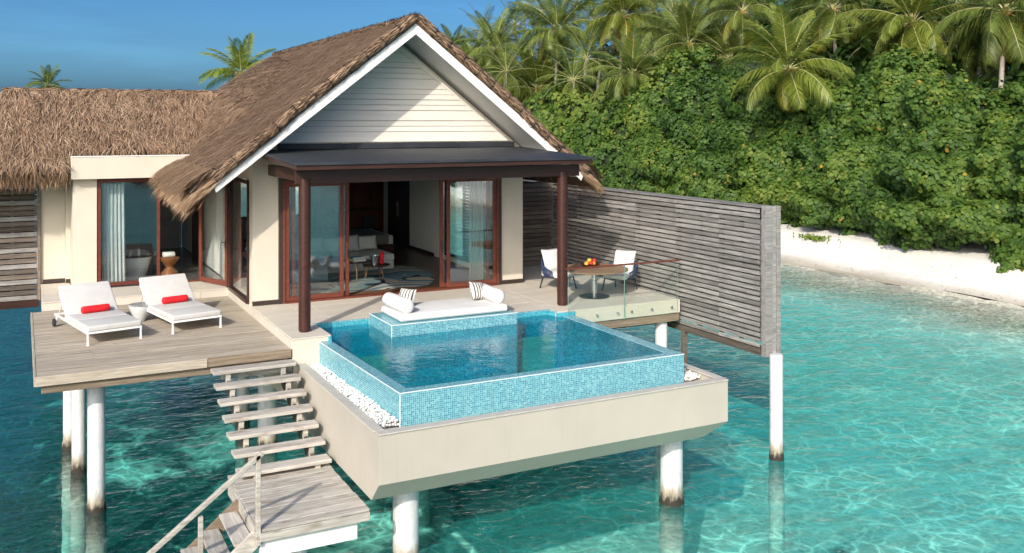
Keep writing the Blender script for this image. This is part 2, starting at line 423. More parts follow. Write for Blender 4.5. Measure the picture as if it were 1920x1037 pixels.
def npmesh(name, V, T, mat, rnd=None, smooth=False):
    "triangles or quads from numpy arrays, one random number per face"
    me = bpy.data.meshes.new(name); k = T.shape[1]
    me.vertices.add(len(V)); me.vertices.foreach_set('co', V.astype(np.float32).ravel())
    me.loops.add(T.size); me.loops.foreach_set('vertex_index', T.astype(np.int32).ravel())
    me.polygons.add(len(T)); me.polygons.foreach_set('loop_start', np.arange(0, T.size, k, dtype=np.int32))
    try: me.polygons.foreach_set('loop_total', np.full(len(T), k, dtype=np.int32))
    except Exception: pass
    me.update(calc_edges=True)
    if rnd is not None:
        a = me.attributes.new('rnd', 'FLOAT', 'FACE'); a.data.foreach_set('value', rnd.astype(np.float32))
    me.materials.append(M[mat])
    if smooth: me.polygons.foreach_set('use_smooth', [True]*len(T))
    return me
def nrm(a): return a/np.maximum(np.linalg.norm(a, axis=-1, keepdims=True), 1e-9)
def pillow_mesh(name, w_, h_, t_, mat, n=10, pinch=.06):
    vs = []; fs = []
    for sd_ in (1, -1):
        for i in range(n+1):
            for j in range(n+1):
                u, v = 2*i/n-1, 2*j/n-1
                th = t_/2*((1-abs(u)**2.6)*(1-abs(v)**2.6))**.55
                k = 1-pinch*(1-abs(v)**2)*abs(u)**3; k2 = 1-pinch*(1-abs(u)**2)*abs(v)**3
                vs.append((u*w_/2*k, v*h_/2*k2, sd_*th))
    N = (n+1)**2
    for s_ in (0, 1):
        for i in range(n):
            for j in range(n):
                q = (s_*N+i*(n+1)+j, s_*N+(i+1)*(n+1)+j, s_*N+(i+1)*(n+1)+j+1, s_*N+i*(n+1)+j+1)
                fs.append(q if s_ == 0 else q[::-1])
    me = bpy.data.meshes.new(name); me.from_pydata(vs, [], fs)
    bm = bmesh.new(); bm.from_mesh(me); bmesh.ops.remove_doubles(bm, verts=bm.verts, dist=.0005)
    bmesh.ops.recalc_face_normals(bm, faces=bm.faces); bm.to_mesh(me); bm.free()
    me.materials.append(M[mat]); me.polygons.foreach_set('use_smooth', [True]*len(me.polygons)); return me
def bolster_prof(r, L, e=.045):
    return [(r*.01, -L/2), (r*.55, -L/2), (r*.86, -L/2+e*.35), (r, -L/2+e), (r*1.01, -L/4), (r*1.02, 0), (r*1.01, L/4), (r, L/2-e), (r*.86, L/2-e*.35), (r*.55, L/2), (r*.01, L/2)]

# ------------------------------------------------------------------ sea, sea bed, beach
SEA = -2.87
def shore_shift(y):          # the island's shore line: straight beside the villa, curving away far behind and in front
    y = np.asarray(y, dtype=float)
    return np.where(y > 60, -((y-60)/38)**2*9, 0)+.35*np.sin(y*.21)+.18*np.sin(y*.63+1)
def ground(x, y):
    x = np.asarray(x, dtype=float); s = x-shore_shift(y)
    xs = [-3000, -80, -10, 8, 22, 29, 33.5, 36.5, 40, 60, 130, 150, 3000]
    hs_ = [-9.5, -8.5, -6.6, -5.2, -4.5, -3.75, -2.86, -1.75, -1.45, -1.2, -1.2, -3.5, -9]
    return np.interp(s, xs, hs_)
def grid_mesh(name, xs, ys, mat, rough=0.0):
    X, Y = np.meshgrid(xs, ys, indexing='ij'); Z = ground(X, Y)
    if rough:
        Z = Z + rough*(np.sin(X*1.3+Y*.7)*np.sin(Y*1.1-X*.4)+.6*np.sin(X*2.9+1.3*np.sin(Y*1.7))*np.sin(Y*2.3))*np.clip((Y+10)/20, 0, 1)
    V = np.stack([X, Y, Z], -1).reshape(-1, 3); nx, ny = len(xs), len(ys)
    i, j = np.meshgrid(np.arange(nx-1), np.arange(ny-1), indexing='ij'); a = (i*ny+j).ravel()
    return npmesh(name, V, np.stack([a, a+ny, a+ny+1, a+1], 1), mat, None, True)
def seabed_mat():
    t = NT('seabed_sand_and_coral'); g = t.add('NewGeometry'); sx = t.add('SeparateXYZ'); t.link(g.outputs['Position'], sx.inputs[0])
    v = t.coord('World')
    n1 = t.noise(v, .33, 6, .62, .6); n2 = t.noise(v, 1.9, 5, .6, .4); n3 = t.noise(v, 7, 4)
    sand = t.ramp(n2, [(.3, (.58, .55, .44)), (.7, (.80, .77, .66))])
    sand = t.mix(t.ramp(n3, [(.45, (0,)*3), (.7, (.35,)*3)]), sand, (.25, .25, .19))
    coral = t.ramp(n3, [(.3, (.012, .035, .035)), (.6, (.045, .085, .07)), (.8, (.12, .16, .12))])
    # sea grass and coral cover thickens to the left, thins towards the beach
    bias = t.math('MULTIPLY', t.math('SUBTRACT', t.ramp(t.math('DIVIDE', t.math('ADD', sx.outputs[0], 10.0), 30.0), [(.30, (1,)*3), (.50, (.62,)*3), (.66, (.30,)*3), (.95, (.12,)*3)]), .30), .50)
    m = t.math('ADD', t.math('ADD', t.math('MULTIPLY', n1, 1.0), t.math('MULTIPLY', n2, .35)), bias)
    fac = t.ramp(m, [(.735, (0,)*3), (.86, (1,)*3)])
    col = t.mix(fac, sand, coral)
    # sea wrack band just off the shore
    d = t.math('ABSOLUTE', t.math('SUBTRACT', sx.outputs[0], 31.9)); band = t.math('SUBTRACT', 1.25, t.math('DIVIDE', d, 1.5), clamp=True)
    wr = t.math('MULTIPLY', t.math('MULTIPLY', band, t.ramp(n3, [(.35, (.35,)*3), (.6, (1,)*3)])), .9)
    col = t.mix(wr, col, (.13, .125, .055))
    return t.set(col, .95, t.bump(n2, .6, .15), None, .1)
M['seabed'] = seabed_mat()
def sand_mat():
    t = NT('white_beach_sand'); g = t.add('NewGeometry'); sx = t.add('SeparateXYZ'); t.link(g.outputs['Position'], sx.inputs[0])
    v = t.coord('World'); n2 = t.noise(v, 2.2, 6); n3 = t.noise(v, 14, 5, .7); n1 = t.noise(t.coord('World', (1, .18, 1)), .9, 5)
    sand = t.ramp(n2, [(.3, (.72, .68, .61)), (.7, (.80, .765, .70))])
    spk = t.ramp(n3, [(.66, (0,)*3), (.74, (.5,)*3)]); sand = t.mix(spk, sand, (.34, .29, .21))
    h = t.math('ADD', sx.outputs[2], t.math('MULTIPLY', t.math('SUBTRACT', n1, .5), .5))
    wet = t.ramp(t.math('ADD', h, 3.2), [(.36, (1,)*3), (.70, (0,)*3)])
    col = t.mix(t.math('MULTIPLY', wet, .9), sand, (.36, .32, .24))
    t.m.diffuse_color = (1, 1, 1, 1)
    return t.set(col, .95, t.bump(t.math('ADD', n2, t.math('MULTIPLY', n3, .4)), .35, .04), None, .1)
M['sand'] = sand_mat()
def diff_fac(t, n1, diff):
    # suspended sand makes the water milky over the flats to the right and clear over the deep reef at the left
    g = t.add('NewGeometry'); s = t.add('SeparateXYZ'); t.link(g.outputs['Position'], s.inputs[0])
    pos = t.math('ADD', s.outputs[0], t.math('MULTIPLY', t.math('SUBTRACT', t.noise(t.coord('World'), .25, 4), .5), 9.0))
    k = t.ramp(t.math('DIVIDE', t.math('ADD', pos, 20.0), 60.0), [(.36, (diff[0],)*3), (.46, (diff[0]+(diff[1]-diff[0])*.30,)*3), (.60, (diff[1],)*3), (.78, (diff[1]*.9,)*3), (.875, (.03,)*3)])
    k = t.math('MULTIPLY', k, t.ramp(t.math('DIVIDE', s.outputs[1], 30.0), [(.38, (.42,)*3), (.85, (1,)*3)]))
    nn = t.noise(t.coord('World', (.7, 1.6, 1)), 1.1, 6, .6)
    return t.math('MULTIPLY', k, t.ramp(nn, [(.3, (.65,)*3), (.7, (1.1,)*3)]))
def water_mat(name, surf_scale, amp, rough, diff, diff_col, caust, tint, vol=None, f0=.02, stretch=(1, 1, 1)):
    t = NT(name); v = t.coord('World', stretch)
    n1 = t.noise(v, surf_scale, 3, .5, .3); n2 = t.noise(v, surf_scale*3.3, 4, .55, .5)
    h = t.math('ADD', n1, t.math('MULTIPLY', n2, .42)); nb = t.bump(h, 1.0, amp)
    f = schlick(t, nb, f0)
    tr = t.add('BsdfTransparent')
    # caustic web of light painted into the water's transparent colour
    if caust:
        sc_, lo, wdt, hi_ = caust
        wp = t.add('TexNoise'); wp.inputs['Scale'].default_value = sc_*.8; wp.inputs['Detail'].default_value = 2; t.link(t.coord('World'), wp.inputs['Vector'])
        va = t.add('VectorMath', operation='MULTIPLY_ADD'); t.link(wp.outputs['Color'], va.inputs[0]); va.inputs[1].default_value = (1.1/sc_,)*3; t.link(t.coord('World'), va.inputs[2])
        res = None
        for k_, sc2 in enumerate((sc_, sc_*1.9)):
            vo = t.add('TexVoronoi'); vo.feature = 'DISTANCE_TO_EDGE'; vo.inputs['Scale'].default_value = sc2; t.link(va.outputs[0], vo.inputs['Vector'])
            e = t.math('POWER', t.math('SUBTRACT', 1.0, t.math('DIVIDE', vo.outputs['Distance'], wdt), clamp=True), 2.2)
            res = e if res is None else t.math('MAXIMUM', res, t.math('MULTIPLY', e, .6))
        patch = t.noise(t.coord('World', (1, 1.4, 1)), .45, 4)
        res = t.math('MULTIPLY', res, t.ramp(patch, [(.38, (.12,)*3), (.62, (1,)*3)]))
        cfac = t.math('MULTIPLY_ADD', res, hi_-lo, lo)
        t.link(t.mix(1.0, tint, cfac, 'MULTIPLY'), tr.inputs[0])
    else: tr.inputs[0].default_value = (*tint, 1)
    gl = t.add('BsdfGlossy'); gl.inputs['Roughness'].default_value = rough; t.link(nb, gl.inputs['Normal'])
    a = tr
    if diff:
        df = t.add('BsdfDiffuse'); t.link(t.ramp(n1, [(.3, tuple(c*.8 for c in diff_col)), (.7, tuple(c*1.15 for c in diff_col))]), df.inputs[0]); t.link(nb, df.inputs['Normal'])
        mx = t.add('MixShader'); t.link(diff_fac(t, n1, diff), mx.inputs[0]); t.link(tr.outputs[0], mx.inputs[1]); t.link(df.outputs[0], mx.inputs[2]); a = mx
    mx = t.add('MixShader'); t.link(f, mx.inputs[0]); t.link(a.outputs[0], mx.inputs[1]); t.link(gl.outputs[0], mx.inputs[2])
    t.link(mx.outputs[0], t.out.inputs['Surface'])
    if vol:
        ab = t.add('VolumeAbsorption'); ab.inputs['Color'].default_value = (*vol[0], 1); ab.inputs['Density'].default_value = vol[1]
        t.link(ab.outputs[0], t.out.inputs['Volume'])
    return t.m
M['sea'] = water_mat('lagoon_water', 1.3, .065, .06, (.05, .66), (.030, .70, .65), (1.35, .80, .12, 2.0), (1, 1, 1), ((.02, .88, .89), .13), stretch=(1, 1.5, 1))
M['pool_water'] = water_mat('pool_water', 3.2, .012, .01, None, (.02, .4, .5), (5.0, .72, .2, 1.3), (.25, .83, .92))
def span(a, b, n): return list(np.linspace(a, b, n))
ys_ = sorted(set([-3000, -800, -300, -120, -50, -20]+[round(q, 3) for q in span(-8, 100, 181)]+[115, 140, 200, 400, 1000, 3000]))
xl = sorted(set([-3000, -800, -300, -120, -60, -35]+[round(q, 3) for q in span(-24, 33.4, 97)]))
xr = sorted(set([33.4]+[round(q, 3) for q in span(33.4, 48, 59)]+[54, 65, 90, 130, 150, 250, 800, 3000]))
tag(obj('seabed', grid_mesh('seabed', np.array(xl), np.array(ys_), 'seabed', .09), None), kind='structure')
tag(obj('beach', grid_mesh('beach', np.array(xr), np.array(ys_), 'sand', .008), None), kind='structure')
sea = MB().box(-2900, 2900, -2900, 2900, -14, SEA)
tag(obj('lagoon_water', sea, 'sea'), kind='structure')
# ------------------------------------------------------------------ terrace (stone) and its tiles
RX, RZ, SL = 8.0, 6.53, 0.78             # ridge x, top of thatch there, slope
terrace = tag(obj('terrace', MB().box(4.575, 5.30, 17.90, 24.1, -1.3, -.025).box(5.30, 10.29, 19.06, 35, -1.3, -.026)
    .box(9.30, 10.29, 18.14, 19.06, -1.3, -.027).box(10.29, 13.62, 17.83, 24.0, -.32, -.025).box(.45, 4.575, 24.13, 35, -.6, -.027)
    .box(6.47, 9.25, 18.99, 19.06, -1.3, -.027).box(5.30, 10.29, 24.1, 35, -.7, -.3), 'plaster'), kind='structure')
def tiles(rects, sx, sy, x0, y0, mat, parent, z=-.012, th=.024, gap=.004, name='tile'):
    for (a, b, c, d) in rects:
        i0, i1 = math.floor((a-x0)/sx), math.ceil((b-x0)/sx); j0, j1 = math.floor((c-y0)/sy), math.ceil((d-y0)/sy)
        for i in range(i0, i1):
            for j in range(j0, j1):
                xa, xb = max(a, x0+i*sx), min(b, x0+(i+1)*sx); ya, yb = max(c, y0+j*sy), min(d, y0+(j+1)*sy)
                if xb-xa < .03 or yb-ya < .03: continue
                piece(name, parent, ((xa+xb)/2, (ya+yb)/2, z+random.uniform(-.0008, .0008)), (xb-xa-gap, yb-ya-gap, th), mat, cham=.003)
tiles([(4.56, 5.32, 17.88, 21.46), (5.32, 10.30, 19.04, 21.46), (9.30, 10.30, 18.12, 19.04), (10.30, 13.6, 17.81, 21.46), (11.46, 13.6, 21.46, 23.9)], 1.2, .6, 4.56, 17.86, 'terr_tile', terrace)
tiles([(.43, 4.56, 24.11, 25.52), (.43, 1.1, 25.52, 26.85)], 1.2, .7, .43, 24.11, 'terr_tile', terrace)
# face tiles of the step up from the deck
for (a, b) in ((.43, 1.62), (1.62, 2.82), (2.82, 3.9), (3.9, 4.56)):
    piece('face_tile', terrace, ((a+b)/2, 24.115, -.115), (b-a-.006, .03, .17), 'terr_tile', cham=.003)
for k in range(5):
    a = 17.9+k*1.25
    piece('face_tile', terrace, (4.56, a+.62, -.115), (1.24, .03, .17), 'terr_tile', rot=(0, 0, PI/2), cham=.003)
for (a, b) in ((10.32, 11.3), (11.3, 12.5), (12.5, 13.6)):
    piece('face_tile', terrace, ((a+b)/2, 17.81, -.165), (b-a-.004, .03, .28), 'plaster', cham=.003)
piece('face_tile', terrace, (4.93, 17.88, -.33), (.72, .03, .60), 'plaster', cham=.003)
tb = empty('terrace_beam', (12, 17.9, -.5), label='weathered brown timber beam under the terrace edge below the glass railing', cat='beam')
lobj('timber', MB().cbox(-.05, 0, .085, 3.3, .16, .17), 'fascia_wood', tb)
lobj('timber', MB().cbox(-.05, .3, -.03, 3.3, .14, .14), 'fence_old', tb)

# ------------------------------------------------------------------ sun deck
DZ = -.20
deck = tag(obj('sun_deck', MB().box(.35, 4.5, 18.05, 24.1, -.46, -.235).box(.5, .62, 18.0, 24.1, -.5, -.46), 'fence_old'), kind='structure')
y = 17.93; r_ = random.Random(3)
pw = .142
while y < 24.08:
    cuts = [.23]+sorted(r_.sample([1.2, 1.6, 2.1, 2.6, 3.1, 3.6], r_.choice([1, 1, 2])))+[4.545]
    for a, b in zip(cuts[:-1], cuts[1:]):
        ww = min(pw, 24.09-y)
        if ww > .03:
            piece('plank', deck, ((a+b)/2, y+ww/2, DZ-.014+r_.uniform(-.002, .002)), (b-a-.005, ww-.008, .028), 'deck', rot=(0, 0, r_.uniform(-.0006, .0006)))
    y += pw
piece('edge_board', deck, (1.615, 17.905, DZ-.078), (2.79, .04, .165), 'deck')
piece('edge_board', deck, (3.785, 17.92, DZ-.078), (1.53, .035, .160), 'fascia_wood')
piece('edge_board', deck, (.205, 21.0, DZ-.078), (6.2, .04, .165), 'deck', rot=(0, 0, PI/2))
piece('beam', deck, (2.4, 18.02, DZ-.235), (4.2, .12, .14), 'fascia_wood')
for yy in (19.6, 21.4, 23.2): piece('beam', deck, (2.4, yy, DZ-.31), (4.2, .12, .14), 'fence_old')

# ------------------------------------------------------------------ piles
def pile_mat():
    t = NT('white_pile_concrete'); g = t.add('NewGeometry'); sx = t.add('SeparateXYZ'); t.link(g.outputs['Position'], sx.inputs[0])
    v = t.coord('World'); n = t.noise(v, 5, 6, .65); n2 = t.noise(v, 28, 4, .7)
    hh = t.math('ADD', t.math('SUBTRACT', sx.outputs[2], SEA), t.math('MULTIPLY', t.math('SUBTRACT', t.noise(t.coord('World', (1, 1, .35)), 9, 6, .7), .5), .55))
    col = t.ramp(n, [(.3, (.54, .56, .56)), (.7, (.68, .68, .67))])
    drip = t.noise(t.coord('World', (9, 9, .5)), 1, 3); col = t.mix(t.ramp(drip, [(.55, (0,)*3), (.8, (.3,)*3)]), col, (.42, .40, .36))
    col = t.mix(t.ramp(hh, [(.22, (1,)*3), (.42, (0,)*3)]), col, (.36, .31, .24))
    col = t.mix(t.ramp(hh, [(.10, (1,)*3), (.2, (0,)*3)]), col, (.035, .028, .02))
    col = t.mix(t.ramp(t.math('MULTIPLY', hh, -1.0), [(.15, (0,)*3), (.9, (1,)*3)]), col, (.42, .42, .34))  # fading of the shaft through the water, painted as a paler colour
    low = t.ramp(hh, [(.2, (1,)*3), (.4, (0,)*3)])
    return t.set(col, t.math('MULTIPLY_ADD', low, .3, .5), t.bump(n2, 1.0, .012), None, .4)
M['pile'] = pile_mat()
def pile(x, y, ztop, r, label, group='white concrete piles standing in the lagoon'):
    p = empty('pile', (x, y, SEA), label=label, cat='pile', group=group)
    zt = ztop-SEA
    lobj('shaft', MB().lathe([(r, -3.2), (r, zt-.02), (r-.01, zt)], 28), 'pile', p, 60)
    rr = random.Random(int(x*100+y))
    prof = [(r+.004, -3.1)]+[(r+.012+rr.uniform(0, .02), -3+.12*k) for k in range(1, 26)]+[(r+.004, .16+rr.uniform(0, .05))]
    lobj('barnacle_growth', MB().lathe(prof, 28, capb=False, capt=False), 'pile', p, 80)
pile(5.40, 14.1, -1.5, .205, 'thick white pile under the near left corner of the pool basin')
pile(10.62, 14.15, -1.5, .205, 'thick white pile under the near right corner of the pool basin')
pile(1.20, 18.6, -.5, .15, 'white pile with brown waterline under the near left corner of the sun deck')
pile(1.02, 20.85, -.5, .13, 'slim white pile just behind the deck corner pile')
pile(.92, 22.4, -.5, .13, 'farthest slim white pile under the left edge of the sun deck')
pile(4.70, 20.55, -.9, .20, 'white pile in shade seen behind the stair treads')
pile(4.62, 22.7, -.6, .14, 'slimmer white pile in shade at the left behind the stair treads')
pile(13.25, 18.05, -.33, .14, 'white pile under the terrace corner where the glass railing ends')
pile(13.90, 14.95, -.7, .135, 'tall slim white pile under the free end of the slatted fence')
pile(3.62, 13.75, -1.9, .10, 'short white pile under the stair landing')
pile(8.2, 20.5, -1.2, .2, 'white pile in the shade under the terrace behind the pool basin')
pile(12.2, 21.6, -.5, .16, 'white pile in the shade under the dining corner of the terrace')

# ------------------------------------------------------------------ pool basin
WZ = -.108
pool = empty('swimming_pool', (8, 16, -1.5), label='raised plunge pool clad in turquoise mosaic on a cream plaster basin', cat='swimming pool')
FLx, FRx, YF, BLx = 5.22, 10.70, 13.88, 5.08
def quadwall(o, i, z0, z1):   # o outer polygon, i inner polygon, same count, closed ring of solid wall
    m = MB(); n = len(o)
    m.v = [(p[0], p[1], z0) for p in o]+[(p[0], p[1], z1) for p in o]+[(p[0], p[1], z0) for p in i]+[(p[0], p[1], z1) for p in i]
    for k in range(n-1):
        j = k+1
        m.f += [(k, j, n+j, n+k), (2*n+k, 3*n+k, 3*n+j, 2*n+j), (n+k, n+j, 3*n+j, 3*n+k), (k, 2*n+k, 2*n+j, j)]
    m.f += [(0, n, 3*n, 2*n), (n-1, 3*n-1, 4*n-1, 2*n-1)][:2]
    return m
outer = [(BLx, 17.875), (FLx, YF), (FRx, YF), (FRx, 17.80)]
inner = [(BLx+.22, 17.875), (FLx+.20, YF+.22), (FRx-.26, YF+.22), (FRx-.26, 17.80)]
obj('pool_wall', quadwall(outer, inner, -1.4, -.102), 'mosaic', pool, bevel=.006)
tr = MB()
for a, b in ((outer[0], outer[1]), (outer[1], outer[2])):
    tr.bar((a[0]-.004, a[1]-.004, -.105), (b[0]+(.004 if b is outer[2] else -.004), b[1]-.004, -.105), .015, .015)
tr.cbox(FLx, YF, -.6, .016, .016, .95, .003)
obj('edge_trim', tr, 'rimtrim', pool)
fl = MB().box(5.0, 10.8, 13.9, 19.0, -1.5, -1.35)
# back walls below the terrace edge, following the recess
for (a, b, c, d) in ((5.25, 5.305, 17.83, 19.04), (5.25, 6.5, 19.04, 19.06), (9.25, 10.30, 18.115, 18.13), (10.30, 10.75, 17.79, 17.80)):
    fl.box(a, b, c-.012, d, -1.4, -.003-.02)
fl.prism([(10.30, 18.12), (10.24, 18.12), (10.30, 17.81)], -1.4, -.024, 'z')
obj('pool_floor', fl, 'mosaic_in', pool)
# white mosaic lip along the terrace edge
obj('edge_lip', MB().cbox(5.86, 19.035, -.008, 1.2, .03, .03, .003), 'mosaic', pool); lip = MB().cbox(9.8, 18.115, -.008, 1.05, .03, .03, .003)
lip.bar((10.22, 18.12, -.008), (10.30, 17.82, -.008), .03, .03)
obj('edge_lip', lip, 'mosaic', pool)
for k in range(5):
    obj('pool_step', MB().cbox(5.88, 18.86-.36*k, -.32-.22*k-.5, 1.18, .36, 1.0, .01), 'mosaic_in', pool)
base = MB(); X0, X1, Y0, ZT, ZB, ZC = 4.66, 11.20, 13.27, -.50, -1.23, -1.56
# solid basin: straight faces, then a chamfer on the front and right undersides
bv = [(X0, Y0, ZB), (X1, Y0, ZB), (X1, 17.9, ZB), (X0, 17.9, ZB), (X0, Y0, ZT), (X1, Y0, ZT), (X1, 17.9, ZT), (X0, 17.9, ZT),
      (X0, Y0+.33, ZC), (X1-.28, Y0+.33, ZC), (X1-.28, 17.9, ZC), (X0, 17.9, ZC)]
inn = [(X0+.12, Y0+.12), (X1-.12, Y0+.12), (X1-.12, 17.9), (X0+.12, 17.9)]
bv += [(p[0], p[1], ZT) for p in inn]+[(p[0], p[1], ZT-.14) for p in inn]
bf = [(0, 1, 5, 4), (1, 2, 6, 5), (0, 4, 7, 3), (2, 3, 7, 6), (0, 8, 9, 1), (1, 9, 10, 2), (8, 11, 10, 9), (0, 3, 11, 8), (3, 2, 10, 11),
      (4, 5, 13, 12), (5, 6, 14, 13), (7, 4, 12, 15), (6, 7, 15, 14), (12, 13, 17, 16), (13, 14, 18, 17), (15, 12, 16, 19)]
bv += [(BLx, 17.9, ZT-.14), (FLx, YF, ZT-.14), (FRx, YF, ZT-.14), (FRx, 17.9, ZT-.14)]     # gutter floor round the pool wall
bf += [(16, 17, 22, 21), (17, 18, 23, 22), (19, 16, 21, 20)]
base.add(bv, bf)
obj('basin', base, 'plaster_grey', pool, bevel=.008)
n_ = 6
for k in range(n_):
    a = X0+(X1-X0)*k/n_; b = X0+(X1-X0)*(k+1)/n_
    piece('coping_stone', pool, ((a+b)/2, Y0+.075, ZT+.012), (b-a-.005, .19, .024), 'coping')
for k in range(4):
    a = Y0+.175+(17.88-Y0-.175)*k/4; b = Y0+.175+(17.88-Y0-.175)*(k+1)/4
    piece('coping_stone', pool, (X0+.065, (a+b)/2, ZT+.012), (b-a-.005, .17, .024), 'coping', rot=(0, 0, PI/2))
    piece('coping_stone', pool, (X1-.065, (a+b)/2, ZT+.012), (b-a-.005, .17, .024), 'coping', rot=(0, 0, PI/2))
# pool water covers the rim by a film
pw_ = MB(); pv = [(BLx+.222, 17.86), (FLx+.202, YF+.222), (FRx-.262, YF+.222), (FRx-.262, 17.80), (10.31, 17.80), (10.27, 18.12), (9.28, 18.12), (9.28, 19.03), (5.31, 19.03), (5.31, 17.86)]
pw_.v = [(p[0], p[1], WZ) for p in pv]; pw_.f = [tuple(range(len(pv)))]
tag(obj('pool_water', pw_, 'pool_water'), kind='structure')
# white pebbles in the gutter
def pebbles():
    rg = np.random.default_rng(5)
    ico = bmesh.new(); bmesh.ops.create_icosphere(ico, subdivisions=1, radius=1); bv_ = np.array([v.co[:] for v in ico.verts]); bf_ = np.array([[v.index for v in f.verts] for f in ico.faces]); ico.free()
    P = []
    for (a, b, c, d, n, z) in ((4.80, 5.20, 13.87, 17.85, 2300, -.60), (10.73, 11.06, 13.87, 17.85, 1700, -.60)):
        P.append(np.stack([rg.uniform(a, b, n), rg.uniform(c, d, n), z+rg.uniform(0, .09, n)], 1))
    P = np.concatenate(P); n = len(P); s = rg.uniform(.016, .034, (n, 1, 3))
    ang = rg.uniform(0, 6.28, n); V = bv_[None]*s; ca, sa = np.cos(ang)[:, None], np.sin(ang)[:, None]
    V = np.stack([V[..., 0]*ca-V[..., 1]*sa, V[..., 0]*sa+V[..., 1]*ca, V[..., 2]*.8], -1)+P[:, None]
    T = (bf_[None]+np.arange(n)[:, None, None]*len(bv_)).reshape(-1, 3)
    return npmesh('white_pebbles', V.reshape(-1, 3), T, 'pebble', None, True)
tag(obj('white_pebbles', pebbles(), None), 'white pebbles filling the gutter between basin and mosaic wall', 'pebbles', kind='stuff')
# ------------------------------------------------------------------ the villa
villa = empty('villa', (8, 21.5, 0), label='cream overwater villa with a steep thatched gable roof and open glass doors', cat='house')
def zr(x, top=RZ): return top-SL*abs(x-RX)
# front wall with the door opening, in butted pieces
FW = 21.5; WT = .16
obj('wall', MB().prism([(4.59, 0), (5.17, 0), (5.17, 3.3), (4.59, 3.3)], FW, FW+WT), 'plaster', villa, bevel=.004)
obj('wall', MB().prism([(10.80, 0), (11.43, 0), (11.43, 3.3), (10.80, 3.3)], FW, FW+WT), 'plaster', villa, bevel=.004)
obj('wall', MB().box(5.17, 10.80, FW, FW+WT, 2.86, 3.3), 'plaster', villa)
obj('gable_wall', MB().prism([(4.59, 3.3), (11.43, 3.3), (11.43, zr(11.43)-.42), (8, zr(8)-.42), (4.59, zr(4.59)-.42)], FW+.03, FW+WT), 'plaster', villa)
# side wall (deck side) round the side window, and the other walls
obj('wall', MB().box(4.59, 4.75, FW+WT, 21.84, -.2, 3.3).box(4.59, 4.75, 21.84, 24.12, 2.80, 3.3), 'plaster', villa)
obj('wall', MB().box(4.62, 4.75, 21.84, 24.12, -.2, .03), 'plaster', villa)
obj('wall', MB().box(4.70, 4.86, 24.12, 25.62, 0, 3.3), 'plaster', villa)
obj('wall', MB().box(11.27, 11.43, FW+WT, 22.4, 0, 3.3).box(11.27, 11.43, 26.5, 31.6, 0, 3.3).box(11.27, 11.43, 22.4, 26.5, 2.7, 3.3).box(11.27, 11.43, 22.4, 26.5, 0, .12).box(11.43, 13.2, 31.5, 31.6, 0, 3.0).box(13.1, 13.2, 31.6, 34, 0, 3).box(4.59, 5.2, 33.9, 34.05, 0, 3.2).box(9.0, 13.2, 33.9, 34.05, 0, 3.2).box(5.2, 9.0, 33.9, 34.05, 0, .7).box(5.2, 9.0, 33.9, 34.05, 2.75, 3.2), 'inner_wall', villa)
obj('wall', MB().box(4.75, 4.86, 25.62, 33.9, 0, 3.3), 'inner_wall', villa)
obj('ceiling', MB().box(4.76, 11.27, FW+WT, 33.9, 2.98, 3.08).box(11.43, 13.1, 31.6, 33.9, 2.9, 3.0), 'inner_wall', villa)
for a, b in ((4.585, 5.18), (10.79, 11.44)): piece('skirting', villa, ((a+b)/2, FW-.008, .055), (b-a, .03, .09), 'skirting')
# siding boards of the gable, each cut to the slope
def inset(x): return 6.03-SL*abs(x-RX)
z = 3.64; pitch = .127
while z < 5.86:
    z1 = min(z+pitch-.010, 5.95)
    xa = (6.03-z)/SL; xb = max((6.03-z1)/SL, .02)
    o = obj('siding_board', MB().prism([(RX-xa, z), (RX+xa, z), (RX+xb, z1), (RX-xb, z1)], FW-.012, FW+.02), 'siding', villa)
    o.rotation_euler = (random.uniform(-.0004, .0004), 0, 0)
    z += pitch
for sg in (-1, 1):
    d0, d1 = .0, 3.08
    obj('trim_board', MB().prism([(RX+sg*d, 6.03-SL*d+k) for d, k in ((d0, -.0), (d1, 0), (d1-.13, -.02), (d0, -.15))], FW-.03, FW-.014), 'siding', villa)
obj('backing', MB().prism([(RX-3.05, 3.62), (RX+3.05, 3.62), (RX, 6.0)], FW+.021, FW+.028), 'plaster_grey', villa)
# soffit and barge boards
FY = 20.24
for sg in (-1, 1):
    obj('soffit_panel', MB().prism([(RX+sg*d, 6.20-SL*d+k) for d, k in ((0, 0), (4.45, 0), (4.45, .05), (0, .05))], FY+.04, 33.5), 'soffit', villa)
    obj('barge_board', MB().prism([(RX+sg*d, z_) for d, z_ in ((0, 6.36), (4.50, 6.36-SL*4.50), (4.42, 6.10-SL*4.42), (0, 6.12))], FY, FY+.04), 'white_paint', villa, bevel=.003)

